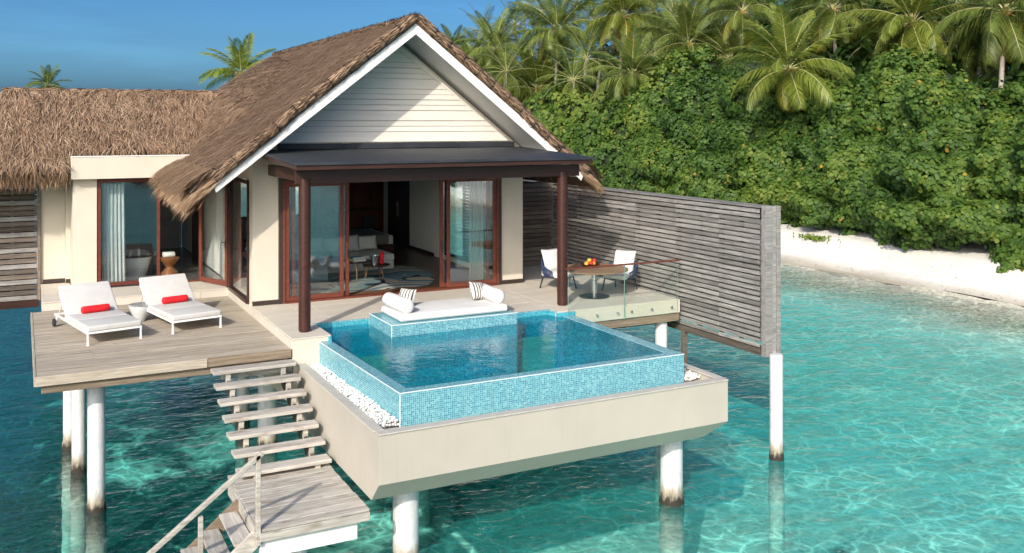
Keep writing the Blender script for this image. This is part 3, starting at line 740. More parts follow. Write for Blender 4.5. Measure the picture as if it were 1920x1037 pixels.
# ------------------------------------------------------------------ thatch
roof = obj('thatched_roof', MB().prism([(RX+d, z_) for d, z_ in ((0, RZ-.05), (2, RZ-.05-SL*2), (4.1, RZ-.04-SL*4.1), (4.75, 2.92), (4.95, 2.68), (4.85, 2.46), (4.45, 2.80), (0, 6.32))], 20.27, 33.6)
    .prism([(RX-d, z_) for d, z_ in ((0, RZ-.05), (2, RZ-.05-SL*2), (4.1, RZ-.04-SL*4.1), (4.72, 2.98), (4.95, 2.70), (4.85, 2.48), (4.45, 2.80), (0, 6.32))], 20.27, 33.6), 'thatch_base', villa)
WX0, WRY, WRZ, WEY, WEZ = -.35, 28.0, 4.94, 25.45, 3.05      # wing: ridge y, z; eave y, z
wing = MB(); wing.add([(WX0, WRY, WRZ), (7.2, WRY, WRZ), (7.2, WEY, WEZ), (-2.6, WEY, WEZ), (-2.6, 30.6, WEZ), (7.2, 30.6, WEZ),
    (7.2, WEY+.1, WEZ-.28), (-2.5, WEY+.1, WEZ-.28), (-2.5, 30.5, WEZ-.28), (7.2, 30.5, WEZ-.28)],
    [(0, 3, 2, 1), (0, 4, 3), (0, 1, 5, 4), (3, 7, 6, 2), (4, 8, 7, 3), (5, 9, 8, 4), (1, 2, 5), (2, 6, 9, 5), (6, 7, 8, 9)])
obj('wing_thatched_roof', wing, 'thatch_base', villa)
def strands(name, P, D, N, L, W, mat, parent, droop=.12, rng=RNG, rb=0., label=None):
    "one blade of straw per row: root P, direction D, surface normal N"
    n = len(P); D = nrm(D); S = nrm(np.cross(D, N)); L = L[:, None]; W = W[:, None]
    mid = P+D*L*.55+N*L*.02; tip = P+D*L+np.array([0, 0, -1.])*L*droop
    V = np.stack([P-S*W/2, P+S*W/2, mid+S*W/2, mid-S*W/2, tip], 1).reshape(-1, 3)
    k = np.arange(n)[:, None]*5
    T = np.concatenate([k+np.array([0, 1, 2]), k+np.array([0, 2, 3]), k+np.array([3, 2, 4])], 1).reshape(-1, 3)
    r = np.clip(rng.beta(2.1, 2.4, n)+rb, 0, 1)
    o = bpy.data.objects.new(name, npmesh(name, V, T, mat, np.repeat(r, 3)))
    put(o, parent); o['kind'] = 'stuff'; return o
def slope_strands(n, sg, d0, d1, y0, y1, Lr, Wr, mat, jit=.33, lift=.07, name='thatch_straw', tilt=0.0, power=1.0, off=0.0, rb=0.):
    rg = RNG; d = d0+(d1-d0)*rg.uniform(0, 1, n)**power; yy = rg.uniform(y0, y1, n)
    dn = np.array([sg*1/math.hypot(1, SL), 0, -SL/math.hypot(1, SL)]); N = np.array([sg*SL, 0, 1.])/math.hypot(1, SL)
    Z = np.where(d < 4.1, RZ-.05-SL*d, np.where(d < 4.75, np.interp(d, [4.1, 4.75], [3.29, 2.94]), np.interp(d, [4.75, 5.02], [2.94, 2.61])))
    P = np.stack([RX+sg*d, yy, Z], 1)+N*rg.uniform(-.02, .05, n)[:, None]+N*off
    a = rg.normal(tilt, jit, n)
    D = dn[None]*np.cos(a)[:, None]+np.array([0, 1., 0])[None]*np.sin(a)[:, None]+N[None]*rg.normal(lift, .05, n)[:, None]
    return strands(name, P, D, np.repeat(N[None], n, 0), rg.uniform(*Lr, n), rg.uniform(*Wr, n), mat, roof, .05, rb=rb)
slope_strands(78000, -1, 0, 4.75, 20.25, 33.6, (.16, .46), (.010, .020), 'strand_main', .36, .11)
slope_strands(16000, 1, 0, 4.95, 20.2, 33.6, (.2, .5), (.014, .026), 'strand_main')
for sg in (-1, 1):
    n = 15000 if sg < 0 else 5000        # paler overlapping course at the eave, then the hanging fringe
    slope_strands(n, sg, 4.40, 4.9, 20.25, 33.6, (.25, .48), (.010, .019), 'strand_light', .22, .05, off=.03, rb=.06)
    n = 9000 if sg < 0 else 4000
    rg = RNG; yy = np.concatenate([rg.uniform(20.25, 33.6, n//2), 20.25+np.abs(rg.normal(0, 1.2, n-n//2))]); k = rg.uniform(0, 1, n)
    P = np.stack([RX+sg*(4.50+.42*k+rg.normal(0, .03, n)), yy, 2.86-.40*k+rg.normal(0, .09, n)], 1)
    D = np.stack([sg*rg.uniform(.55, 1, n), rg.normal(-.02, .16, n), -rg.uniform(.55, 1.0, n)], 1)
    strands('thatch_fringe', P, D, np.repeat(np.array([[sg*.6, -.2, .8]]), n, 0), rg.uniform(.12, .32, n), rg.uniform(.011, .019, n), 'strand_light', roof, .08, rb=.08)
# end grain of straw at the front foot of each rake
for sg in (-1, 1):
    n = 3200; rg = RNG; k = rg.uniform(0, 1, n); 
    P = np.stack([RX+sg*(4.35+.5*k), 20.27+rg.normal(0, .04, n), (RZ-.10-SL*(4.35+.5*k))-rg.uniform(0, .15, n)], 1)
    D = np.stack([sg*np.ones(n), rg.normal(0, .15, n), -rg.uniform(.6, 1.15, n)], 1)
    strands('thatch_fringe', P, D, np.repeat(np.array([[0, -1., 0]]), n, 0), rg.uniform(.15, .34, n), rg.uniform(.011, .019, n), 'strand_light', roof, .12, rb=.05)
# rolled straw bundles along the rakes and the ridge
def bundle(a, b, r, rb=0.0, name='thatch_bundle', sags=0):
    a, b = Vector(a), Vector(b); d = (b-a); L = d.length; d.normalize()
    R_ = d.to_track_quat('X', 'Z').to_matrix()
    m = MB(); prof = [(r*.82, -L/2), (r*.98, -L/2+.05), (r*1.06, 0), (r*.98, L/2-.05), (r*.82, L/2)]; m.lathe(prof, 12, axis='x')
    o = obj(name, m, 'thatch_base', roof, 60); o.location = tuple((a+b)/2-wloc(roof)); o.rotation_euler = R_.to_euler()
    n = int(230*L/.55); rg = RNG; th = rg.uniform(0, 2*PI, n); s_ = rg.uniform(-L/2-.02, L/2-.1, n); rr = r*1.03
    loc = np.stack([s_, np.cos(th)*rr, np.sin(th)*rr], 1); Nn = np.stack([np.zeros(n), np.cos(th), np.sin(th)], 1)
    Rm = np.array(R_); P = loc@Rm.T+np.array((a+b)/2); Nn = Nn@Rm.T
    D = np.stack([np.ones(n), rg.normal(0, .14, n), rg.normal(0, .14, n)], 1)@Rm.T
    return P, D, Nn
acc = []
for sg in (-1, 1):
    e = [0.03]
    while e[-1] < 4.35: e.append(e[-1]+random.uniform(.36, .46))
    for a, b in zip(e[:-1], e[1:]):
        za, zb = [RZ+.0-SL*q-(.02*q if q > 3 else 0) for q in (a, b)]
        acc.append(bundle((RX+sg*a, 20.24, za), (RX+sg*b, 20.24+random.uniform(-.015, .015), zb), .112))
        tie = MB(); tp = [(0, math.cos(t_)*.120, math.sin(t_)*.120) for t_ in np.linspace(0, 2*PI, 13)[:-1]]
        q = Vector((sg*1, 0, -SL)).normalized().to_track_quat('X', 'Z')
        tie.tube([q @ Vector(p) for p in tp], .013, 5, closed=True)
        obj('twine_tie', tie, 'twine', roof, loc=(RX+sg*b, 20.24, zb))
e = [20.15]
while e[-1] < 33.4: e.append(e[-1]+random.uniform(.6, .8))
for a, b in zip(e[:-1], e[1:]):
    acc.append(bundle((RX, b, RZ-.03+random.uniform(-.012, .012)), (RX, a, RZ-.03), .085, name='ridge_bundle'))
e = [WX0-.1]
while e[-1] < 5.7: e.append(e[-1]+random.uniform(.6, .8))
for a, b in zip(e[:-1], e[1:]):
    acc.append(bundle((a, WRY, WRZ-.01+random.uniform(-.015, .015)), (b, WRY, WRZ-.01), .075, name='ridge_bundle'))
P, D, Nn = [np.concatenate([q[i] for q in acc]) for i in range(3)]
strands('thatch_straw', P, D, Nn, RNG.uniform(.12, .26, len(P)), RNG.uniform(.011, .020, len(P)), 'strand_main', roof, .0)
# seam of twine above the paler eave course
for sg in (-1,):
    m = MB(); pts = [(RX+sg*(4.44+.05*math.sin(q*9)), 20.15+q*1.0, zr(4.40+RX)+.04+.02*math.sin(q*9)) for q in np.linspace(0, 4.5, 60)]
    m.tube(pts, .011, 5); obj('twine_seam', m, 'twine', roof)
# wing: shaggy drooping straw
def wing_strands(n, Lr, Wr, mat, jit, lift, rb, fr=None):
    rg = RNG; t_ = rg.uniform(0, 1, n) if fr is None else rg.uniform(*fr, n)
    xl_ = WX0+(-2.6-WX0)*t_; xx = xl_+(7.0-xl_)*rg.uniform(0, 1, n)
    P = np.stack([xx, WRY+(WEY-WRY)*t_, WRZ+(WEZ-WRZ)*t_], 1)
    h = math.hypot(WRY-WEY, WRZ-WEZ); dn = np.array([0, (WEY-WRY)/h, (WEZ-WRZ)/h]); N = np.array([0, dn[2], -dn[1]])
    P = P+N*rg.uniform(-.02, .07, n)[:, None]
    clump = .35*np.sin(xx*5.1+2*np.sin(t_*5))*np.sin(xx*2.3+1)
    a = rg.normal(0, jit, n)+clump
    D = dn[None]*np.cos(a)[:, None]+np.array([1., 0, 0])[None]*np.sin(a)[:, None]+N[None]*rg.normal(lift, .08, n)[:, None]
    keep = (zr(P[:, 0])-.15 < P[:, 2]) & ~((P[:, 0] > .95) & (P[:, 2] < 3.45))
    P, D = P[keep], D[keep]; n = len(P)
    return strands('thatch_straw', P, D, np.repeat(N[None], n, 0), rg.uniform(*Lr, n), rg.uniform(*Wr, n), mat, roof, .10, rb=rb)
# cricket where the wing ridge runs into the big slope
cr = [(7.8, 32.9, 6.42), (5.12, 28.05, 5.03), (4.25, 25.75, 3.62), (5.5, 25.0, 4.50), (7.3, 28.6, 5.93), (5.0, 33.2, 4.3)]
obj('valley_thatch', MB().add(cr, [(0, 1, 4), (1, 3, 4), (1, 2, 3), (0, 5, 1), (0, 4, 3, 2, 5), (2, 1, 5)]), 'thatch_base', villa)
for tri, n in (((0, 1, 4), 4200), ((1, 3, 4), 3800), ((1, 2, 3), 2600), ((0, 5, 1), 1500)):
    a_, b_, c_ = [np.array(cr[q]) for q in tri]; u_ = RNG.uniform(0, 1, (n, 1)); v_ = RNG.uniform(0, 1, (n, 1)); fl_ = u_+v_ > 1; u_ = np.where(fl_, 1-u_, u_); v_ = np.where(fl_, 1-v_, v_)
    Nn = np.cross(b_-a_, c_-a_); Nn = Nn/np.linalg.norm(Nn); Nn = Nn if Nn[2] > 0 else -Nn
    dd = np.array([0, 0, -1.])-Nn*(-Nn[2]); dd /= np.linalg.norm(dd); sd2 = np.cross(dd, Nn); a = RNG.normal(0, .4, (n, 1))
    strands('thatch_straw', a_+(b_-a_)*u_+(c_-a_)*v_+Nn*RNG.uniform(0, .05, (n, 1)), dd*np.cos(a)+sd2*np.sin(a)+Nn*RNG.normal(.12, .05, (n, 1)), np.repeat(Nn[None], n, 0), RNG.uniform(.2, .5, n), RNG.uniform(.013, .026, n), 'strand_main', roof, .05, rb=.02)
wing_strands(26000, (.25, .60), (.012, .023), 'strand_main', .34, .12, .06)
wing_strands(9000, (.3, .62), (.010, .017), 'strand_light', .40, .16, .02)
n = 6000; rg = RNG; k = rg.uniform(0, 1, n); xx = rg.uniform(-2.6, 1.0, n)
P = np.stack([xx, WEY+.02+.12*k+rg.normal(0, .03, n), WEZ+.02-.27*k+rg.normal(0, .03, n)], 1)
D = np.stack([rg.normal(0, .25, n), -rg.uniform(.05, .7, n), -rg.uniform(.6, 1, n)], 1)
strands('thatch_fringe', P, D, np.repeat(np.array([[0, -.8, .6]]), n, 0), rg.uniform(.12, .40, n), rg.uniform(.010, .017, n), 'strand_light', roof, .1, rb=-.02)

# ------------------------------------------------------------------ bathroom wing walls
BWY = 25.55
obj('wing_wall', MB().prism([(1.12, 0), (1.66, 0), (1.66, 2.72), (1.12, 2.72)], BWY+.02, BWY+.16), 'plaster', villa, bevel=.004)
obj('wing_wall', MB().box(1.12, 1.26, BWY+.16, 33, 0, 2.72).box(1.0, 4.72, 33, 33.15, 0, 3), 'plaster', villa)
obj('parapet', MB().box(1.07, 4.69, 25.30, 27.4, 2.72, 3.26), 'plaster', villa, bevel=.005)
obj('parapet_cap', MB().box(1.06, 4.68, 25.285, 25.36, 3.262, 3.285), 'metal_white', villa)
obj('wing_wall', MB().box(.445, 1.00, 26.98, 27.4, .0, 2.95), 'plaster', villa, bevel=.004)
obj('wing_wall', MB().box(1.003, 1.118, 26.80, 27.4, .0, 2.95), 'plaster', villa)
piece('skirting', villa, (.75, 26.96, .05), (.52, .03, .10), 'skirting')
piece('skirting', villa, (1.06, 26.78, .05), (.11, .03, .10), 'skirting')

# ------------------------------------------------------------------ canopy over the terrace
can = empty('canopy', (8, 19.7, 3.3)); can.parent = villa; can.location = Vector((8, 19.7, 3.3))-Vector((8, 21.5, 0))
cv = [(4.62, 17.93), (11.36, 17.93), (11.36, 21.46), (4.62, 21.46)]
def cz(y): return 3.33+(y-17.93)*.045
m = MB(); m.v = [(x, y, cz(y)) for x, y in cv]+[(x, y, cz(y)-.05) for x, y in cv]; m.f = [(0, 1, 2, 3), (7, 6, 5, 4), (0, 4, 5, 1), (1, 5, 6, 2), (2, 6, 7, 3), (3, 7, 4, 0)]
obj('roofing_felt', m, 'membrane', can, bevel=.006)
m = MB(); cv2 = [(4.66, 17.97), (11.32, 17.97), (11.32, 21.46), (4.66, 21.46)]; m.v = [(x, y, cz(y)-.052) for x, y in cv2]+[(x, y, cz(y)-.145) for x, y in cv2]; m.f = [(0, 1, 2, 3), (7, 6, 5, 4), (0, 4, 5, 1), (1, 5, 6, 2), (2, 6, 7, 3), (3, 7, 4, 0)]
obj('canopy_fascia', m, 'brown_dark', can, bevel=.004)
for k in range(4): obj('upstand', MB().cbox(5.14+1.5*k+.75, 21.44, 3.555+random.uniform(-.004, .004), 1.495, .09, .13, .01), 'membrane', can)
piece('beam', can, (7.98, 18.42, 3.03), (6.45, .14, .26), 'brown_dark')
for x in (4.97, 10.78): piece('beam', can, (x, 19.95, 3.04), (2.9, .12, .24), 'brown_dark', rot=(0, 0, PI/2))
for x in (4.94, 10.80):
    obj('column', MB().lathe([(.118, .03), (.118, 3.0)], 28, (x, 18.42, 0)).lathe([(.105, 0), (.105, .03)], 28, (x, 18.42, 0)), 'column', villa, 60)

# ------------------------------------------------------------------ glazed doors of the living room
def frame_leaf(name, parent, x0, x1, z0, z1, y, st, mat='brown_frame', glass='glass', origin=None, rz=0, dep=.05, handle=None, rails=()):
    "a leaf in the XZ plane: stiles and rails butted, glass pane as a sub-part; local coordinates about origin"
    o = origin or (0, 0, 0)
    m = MB(); L = x1-x0
    m.cbox(x0+st/2-o[0], y-o[1], (z0+z1)/2, st, dep, z1-z0); m.cbox(x1-st/2-o[0], y-o[1], (z0+z1)/2, st, dep, z1-z0)
    m.cbox((x0+x1)/2-o[0], y-o[1], z1-st/2, L-2*st-.001, dep-.004, st); m.cbox((x0+x1)/2-o[0], y-o[1], z0+st*.6, L-2*st-.001, dep-.004, st*1.2)
    for r in rails: m.cbox((x0+x1)/2-o[0], y-o[1], r, L-2*st-.001, dep*.5, st*.5)
    f = bpy.data.objects.new(name, m.mesh(name, mat)); f.location = o; f.rotation_euler = (0, 0, rz); put(f, parent)
    g = MB().box(x0+st-.006-o[0], x1-st+.006-o[0], y-.004-o[1], y+.004-o[1], z0+st*1.2-.006, z1-st+.006)
    lobj('glass_pane', g, glass, f)
    if handle:
        hx = handle-o[0]
        lobj('handle', MB().cbox(hx, y-.045-o[1], 1.05, .028, .02, .24).cbox(hx, y-.028-o[1], 1.12, .02, .03, .02), 'black_metal', f)
    return f
m = MB().cbox(5.215, FW+.01, 1.43, .08, .14, 2.86).cbox(10.755, FW+.01, 1.43, .08, .14, 2.86).cbox(7.985, FW+.01, 2.82, 5.46, .14, .08)
obj('door_surround', m, 'skirting', villa)
m = MB().cbox(5.285, FW+.01, 1.39, .06, .16, 2.78).cbox(10.685, FW+.01, 1.39, .06, .16, 2.78).cbox(7.985, FW+.01, 2.75, 5.34, .16, .06).cbox(7.985, FW-.0, .02, 5.34, .22, .04)
obj('door_frame', m, 'brown_frame', villa)
obj('threshold', MB().cbox(7.95, FW+.33, .012, 5.5, .42, .03), 'threshold', villa)
frame_leaf('sliding_door', villa, 5.32, 6.68, .045, 2.72, FW-.02, .085)
frame_leaf('sliding_door', villa, 5.48, 6.83, .045, 2.72, FW+.045, .085, handle=6.79)
frame_leaf('sliding_door', villa, 9.30, 10.65, .045, 2.72, FW-.02, .085)
frame_leaf('sliding_door', villa, 9.14, 10.5, .045, 2.72, FW+.045, .085, handle=9.18)
# side window on the deck side
sw = empty('side_window', (4.6, 22.9, 0)); sw.parent = villa; sw.location = Vector((4.6, 22.9, 0))-Vector((8, 21.5, 0))
m = MB(); m.cbox(0, -1.0, 1.40, .10, .08, 2.78); m.cbox(0, 1.12, 1.40, .10, .14, 2.78); m.cbox(0, .06, 2.74, .10, 2.04, .08); m.cbox(-.005, .06, .02, .12, 2.04, .09)
lobj('window_frame', m, 'brown_dark', sw)
lobj('glass_pane', MB().box(-.004, .004, -.96, 1.05, .06, 2.70), 'glass', sw)
rw = empty('right_window', (11.35, 24.4, 0)); rw.parent = villa; rw.location = Vector((11.35, 24.4, 0))-Vector((8, 21.5, 0))
m = MB()
for y_ in (-1.96, 0, 1.96): m.cbox(0, y_, 1.41, .08, .08, 2.5)
m.cbox(0, 0, .16, .09, 3.84, .08); m.cbox(0, 0, 2.66, .09, 3.84, .08)
lobj('window_frame', m, 'brown_dark', rw)
lobj('glass_pane', MB().box(-.004, .004, -1.92, 1.92, .20, 2.62), 'glass', rw)
bwn = empty('added_back_window', (7.1, 33.97, 0)); bwn.parent = villa; bwn.location = Vector((7.1, 33.97, 0))-Vector((8, 21.5, 0))  # unseen window added at the back so daylight brightens the room
m = MB()
for x_ in (-1.86, 0, 1.86): m.cbox(x_, 0, 1.72, .08, .08, 2.02)
m.cbox(0, 0, .75, 3.64, .09, .08); m.cbox(0, 0, 2.70, 3.64, .09, .08)
lobj('window_frame', m, 'brown_dark', bwn)
lobj('glass_pane', MB().box(-1.82, 1.82, -.004, .004, .79, 2.66), 'glass', bwn)
# bathroom glazing
frame_leaf('bath_window', villa, 1.68, 3.14, .03, 2.68, BWY+.06, .075)
obj('door_frame', MB().cbox(4.14, BWY+.06, 1.36, .09, .10, 2.64).cbox(3.64, BWY+.06, 2.65, .90, .10, .07).cbox(3.64, BWY+.06, .015, .92, .12, .03), 'brown_frame', villa)
dr = frame_leaf('open_door', villa, 4.56, 4.56+1.28, .03, 2.66, 24.22, .10, origin=(4.56, 24.22, 0), rz=math.radians(112))
lobj('handle', MB().cbox(.05, .04, 1.08, .035, .02, .20).cbox(.10, .07, 1.12, .13, .02, .02).cbox(.045, .055, 1.12, .02, .04, .02), 'black_metal', dr)
# ------------------------------------------------------------------ slatted fence on the right
fence = empty('slatted_fence', (13.85, 19.3, -.7), label='tall grey weathered slatted privacy fence running out over the water on the right', cat='fence')
FX = 13.72; r_ = random.Random(11)
posts_y = [15.25, 16.55, 18.10, 19.75, 21.4, 22.6, 23.95, 25.5, 27.1, 28.7, 30.3]
rowsN = 27; fz0, fz1 = -.62, 2.30; pt = (fz1-fz0)/rowsN
for k in range(rowsN):
    zc = fz0+pt*(k+.5)
    for a, b in zip(posts_y[:-1], posts_y[1:]):
        if b > 18.0 and zc < -.5 and a > 17: pass
        piece('slat', fence, (FX+r_.uniform(-.003, .003), (a+b)/2, zc+r_.uniform(-.004, .004)), (round(b-a-.006, 2), .022, pt-.030), 'fence', rot=(r_.uniform(-.04, .04), r_.uniform(-.002, .002), PI/2), cham=.002)
    piece('outer_slat', fence, (FX+.30, 22.75, zc+pt/2), (15.05, .022, pt-.003), 'fence', rot=(0, 0, PI/2), cham=.002)
for yy in [15.9, 16.55, 17.3, 18.1, 18.9, 19.75, 20.6, 21.4, 22.6, 23.3, 24.7, 25.5, 26.3, 27.1, 27.9, 28.7, 29.5, 30.3]:
    piece('post', fence, (FX+.075, yy, .84), (.06, .09, 2.95), 'fence_old')
piece('end_board', fence, (FX+.075, 15.11, .80), (.185, .14, 3.14), 'fence', cham=.004)
piece('end_board', fence, (FX+.225, 15.12, .78), (.10, .12, 3.16), 'fence', cham=.004)
piece('end_board', fence, (FX+.33, 15.10, .80), (.095, .14, 3.12), 'fence', cham=.004)
piece('bottom_beam', fence, (FX+.03, 22.7, -.70), (14.9, .07, .14), 'fence_old', rot=(0, 0, PI/2))
piece('bottom_beam', fence, (FX+.28, 22.7, -.72), (14.9, .07, .14), 'fence_old', rot=(0, 0, PI/2))
piece('cap_board', fence, (FX+.14, 22.65, 2.33), (15.0, .34, .03), 'fence', rot=(0, 0, PI/2))
piece('brace_post', fence, (FX+.05, 17.86, -1.3), (.12, .10, 1.2), 'fence_old')
piece('corner_post', fence, (FX-.02, 23.99, .9), (.14, .14, 3.1), 'fence_old')
# fence across the back of the dining corner
bf_ = empty('back_fence', (12.6, 23.95, 0), label='shaded slatted fence across the back of the dining corner beside the villa wall', cat='fence')
for k in range(18):
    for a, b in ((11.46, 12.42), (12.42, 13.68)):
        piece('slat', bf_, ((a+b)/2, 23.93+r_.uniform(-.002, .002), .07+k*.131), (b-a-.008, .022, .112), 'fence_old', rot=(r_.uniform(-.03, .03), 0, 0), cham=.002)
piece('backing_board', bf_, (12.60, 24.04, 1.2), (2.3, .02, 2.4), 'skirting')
for x in (11.52, 12.42, 13.62): piece('post', bf_, (x, 23.985, 1.2), (.07, .08, 2.45), 'fence_old')
# fence on the left
lf = empty('left_fence', (-1.2, 26.95, 0), label='dark weathered slatted fence at the left edge beside the recessed villa wall', cat='fence')
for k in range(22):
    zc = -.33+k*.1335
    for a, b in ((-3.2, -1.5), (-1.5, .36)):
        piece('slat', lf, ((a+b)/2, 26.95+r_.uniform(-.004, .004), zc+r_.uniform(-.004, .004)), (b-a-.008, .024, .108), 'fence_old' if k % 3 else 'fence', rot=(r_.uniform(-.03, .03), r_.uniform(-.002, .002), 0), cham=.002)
piece('post', lf, (.40, 26.95, 1.05), (.07, .09, 2.95), 'fascia_wood')
for x in (-3.1, -1.5, -.2): piece('post', lf, (x, 27.02, 1.05), (.08, .09, 2.95), 'fence_old')
piece('bottom_beam', lf, (-1.4, 26.95, -.48), (3.6, .10, .18), 'brown_dark')
piece('cap_board', lf, (-1.38, 26.95, 2.545), (3.7, .14, .03), 'fence_old')
piece('backing_board', lf, (-1.4, 27.07, 1.05), (3.4, .015, 2.9), 'skirting')

# ------------------------------------------------------------------ glass railing
rail = empty('glass_railing', (12.0, 17.73, 0), label='frameless clear glass railing with thin brown handrail at the dining terrace edge', cat='railing')
for a, b in ((10.56, 12.02), (12.03, 13.50)):
    g = obj('glass_pane', MB().cbox((a+b)/2, 17.755, .29, b-a, .012, 1.22, .002), 'glass_clear', rail)
    e = MB()
    for x in (a, b): e.cbox(x, 17.755, .29, .0035, .0135, 1.22, .0005)
    obj('pane_edge', e, 'glass_edge', g)
    for f in (.12, .5, .88):
        x = a+(b-a)*f
        obj('standoff', MB().lathe([(.026, 0), (.026, .018), (.018, .022)], 14, (x, 17.727, -.155), 'y').lathe([(.014, .02), (.014, .09)], 10, (x, 17.727, -.155), 'y'), 'chrome', rail, 40)
obj('handrail', MB().bar((10.50, 17.755, .915), (13.56, 17.755, .915), .055, .035), 'brown_frame', rail)

# ------------------------------------------------------------------ stairs to the water
st = empty('upper_stairs', (3.8, 16.6, -1.5), label='flight of seven bleached wooden treads from the sun deck down beside the basin', cat='stairs')
for k in range(7):
    zt = -.375-.178*k; yf = 17.56-.385*k
    piece('tread', st, (3.80+r_.uniform(-.01, .01), yf+.15, zt-.03), (1.50, .30, .062), 'stair', rot=(0, r_.uniform(-.006, .006), r_.uniform(-.006, .006)), cham=.006)
for x in (3.33, 4.33):
    m = MB().bar((x, 17.75, -.62), (x, 15.35, -1.72), .06, .22)
    obj('stringer', m, 'fence_old', st)
    for k in range(7):
        zt = -.375-.178*k; yf = 17.56-.385*k
        piece('riser_block', st, (x, yf+.08, zt-.145), (.085, .07, .165), 'stair')
piece('riser_board', st, (3.88, 17.80, -.50), (1.30, .03, .17), 'stair')
land = empty('stair_landing', (3.75, 14.4, -1.9), label='square bleached plank landing at the turn of the stairs on a white beam', cat='platform')
LZ = -1.58; y = 13.36; 
while y < 15.5:
    piece('plank', land, (3.75+r_.uniform(-.012, .012), y+.088, LZ-.02), (1.60, .170, .042), 'stair', cham=.005); y += .178
piece('front_board', land, (3.75, 13.345, LZ-.10), (1.60, .03, .12), 'stair')
piece('side_board', land, (2.93, 14.42, LZ-.12), (2.1, .03, .22), 'stair', rot=(0, 0, PI/2))
obj('beam', MB().cbox(3.68, 13.50, -1.88, 1.42, .16, .28, .01), 'white_paint', land)
obj('beam', MB().cbox(3.68, 15.2, -1.88, 1.42, .16, .28, .01), 'white_paint', land)
piece('joist', land, (3.1, 14.4, -1.78), (1.9, .06, .14), 'fence_old', rot=(0, 0, PI/2)); piece('joist', land, (4.3, 14.4, -1.78), (1.9, .06, .14), 'fence_old', rot=(0, 0, PI/2))
ls = empty('lower_stairs', (2.4, 14.0, -2.6), label='lower wooden stair flight with single handrail going down left into the water', cat='stairs')
for yy in (13.44, 14.66):
    obj('stringer', MB().bar((2.96, yy, -1.68), (1.0, yy, -3.3), .05, .22), 'stair' if yy < 14 else 'fascia_wood', ls)
for k in range(8):
    piece('tread', ls, (2.76-.275*k, 14.05, -1.78-.205*k), (1.15, .27, .04), 'stair', rot=(0, 0, PI/2), cham=.004)
obj('post', MB().cbox(2.93, 13.37, -1.16, .07, .07, 1.26, .006), 'stair', ls)
obj('post', MB().cbox(2.16, 13.37, -1.85, .065, .065, 1.22, .006), 'stair', ls)
obj('post', MB().cbox(1.35, 13.37, -2.5, .065, .065, 1.5, .006), 'stair', ls)
obj('handrail', MB().bar((2.99, 13.37, -.515), (.6, 13.37, -2.29), .07, .065, .008), 'stair', ls)

# ------------------------------------------------------------------ sun loungers
def make_lounger(loc, rz, label):
    t = empty('sun_lounger', loc, rz, label, 'sun lounger', 'sun loungers on the wooden deck')
    W, L, H = 1.04, 2.42, .26
    m = MB(); z = H-.02
    for x in (0.02, W-.02): m.bar((x, 0, z), (x, L, z), .035, .04)
    for y_ in (.02, L-.02): m.bar((.04, y_, z), (W-.04, y_, z), .035, .038)
    for y_ in (.5, 1.0, 1.45, 1.9): m.bar((.04, y_, z-.002), (W-.04, y_, z-.002), .03, .02)
    lobj('frame', m, 'metal_white', t)
    for x in (.02, W-.02): lobj('leg', MB().bar((x, .02, z-.02), (x, .02, .012), .032, .032, up=(1, 0, 0)).cbox(x, .02, .006, .05, .05, .012, .002), 'metal_white', t)
    for x in (.02, W-.02): lobj('leg', MB().bar((x, L-.12, z-.02), (x, L-.12, .07), .028, .028, up=(1, 0, 0)), 'metal_white', t)
    for x in (-.03, W+.03):
        wh = lobj('wheel', MB().lathe([(.05, -.02), (.078, -.02), (.084, -.012), (.084, .012), (.078, .02), (.05, .02)], 20, axis='x'), 'rubber', t, 50, loc=(x, L-.12, .086))
        lobj('rim', MB().lathe([(.052, -.016), (.052, .016)], 16, axis='x'), 'metal_white', wh, 50)
    lobj('mattress', MB().cbox(W/2, .40, H+.055, W-.02, .80, .11, .02), 'fabric_lounger', t, 180, .022, 3)
    lobj('mattress', MB().cbox(W/2, 1.15, H+.055, W-.02, .69, .11, .02), 'fabric_lounger', t, 180, .022, 3)
    a = math.radians(38); R_ = Matrix.Rotation(a, 3, 'X'); c = Vector((W/2, 1.52, H+.02))+R_ @ Vector((0, .42, .06))
    lobj('backrest', MB().cbox(0, 0, 0, W-.02, .86, .11, .02), 'fabric_lounger', t, 180, .022, 3, loc=c, rot=(a, 0, 0))
    m = MB()
    for x in (.03, W-.03):
        p = Vector((x, 1.50, H)); q = p+R_ @ Vector((0, .78, 0)); m.bar(p, q, .03, .035)
        s_ = p+R_ @ Vector((0, .5, 0)); m.bar(s_, (x, 2.15, H), .02, .02)
    lobj('back_frame', m, 'metal_white', t)
    b = obj('bolster', MB().lathe(bolster_prof(.075, .56, .03), 20, axis='x'), 'fabric_red', None, 60)
    v = Matrix.Rotation(rz, 3, 'Z') @ Vector((W/2+.03, 1.40, H+.185)); b.location = Vector(loc)+v; b.rotation_euler = (0, 0, rz+.04)
    return t, b
t, b = make_lounger((1.12, 19.95, DZ), math.radians(12), 'left white cushioned sun lounger with one visible black wheel at its head end')
tag(b, 'red bolster pillow on the left sun lounger', 'pillow', 'red bolsters on the sun loungers')
t, b = make_lounger((2.72, 20.28, DZ), math.radians(11.5), 'right white cushioned sun lounger, the one nearer the villa side window')
tag(b, 'red bolster pillow on the right sun lounger', 'pillow', 'red bolsters on the sun loungers')
s = empty('side_table', (2.28, 21.95, DZ), label='small tapered white stool table with grey marble top between the sun loungers', cat='side table')
lobj('base', MB().lathe([(.09, 0), (.10, .01), (.15, .12), (.21, .26), (.235, .33), (.225, .34)], 28), 'ceramic', s, 50)
lobj('top', MB().lathe([(.22, .34), (.238, .345), (.238, .365), (.23, .372)], 28), 'marble', s, 40)

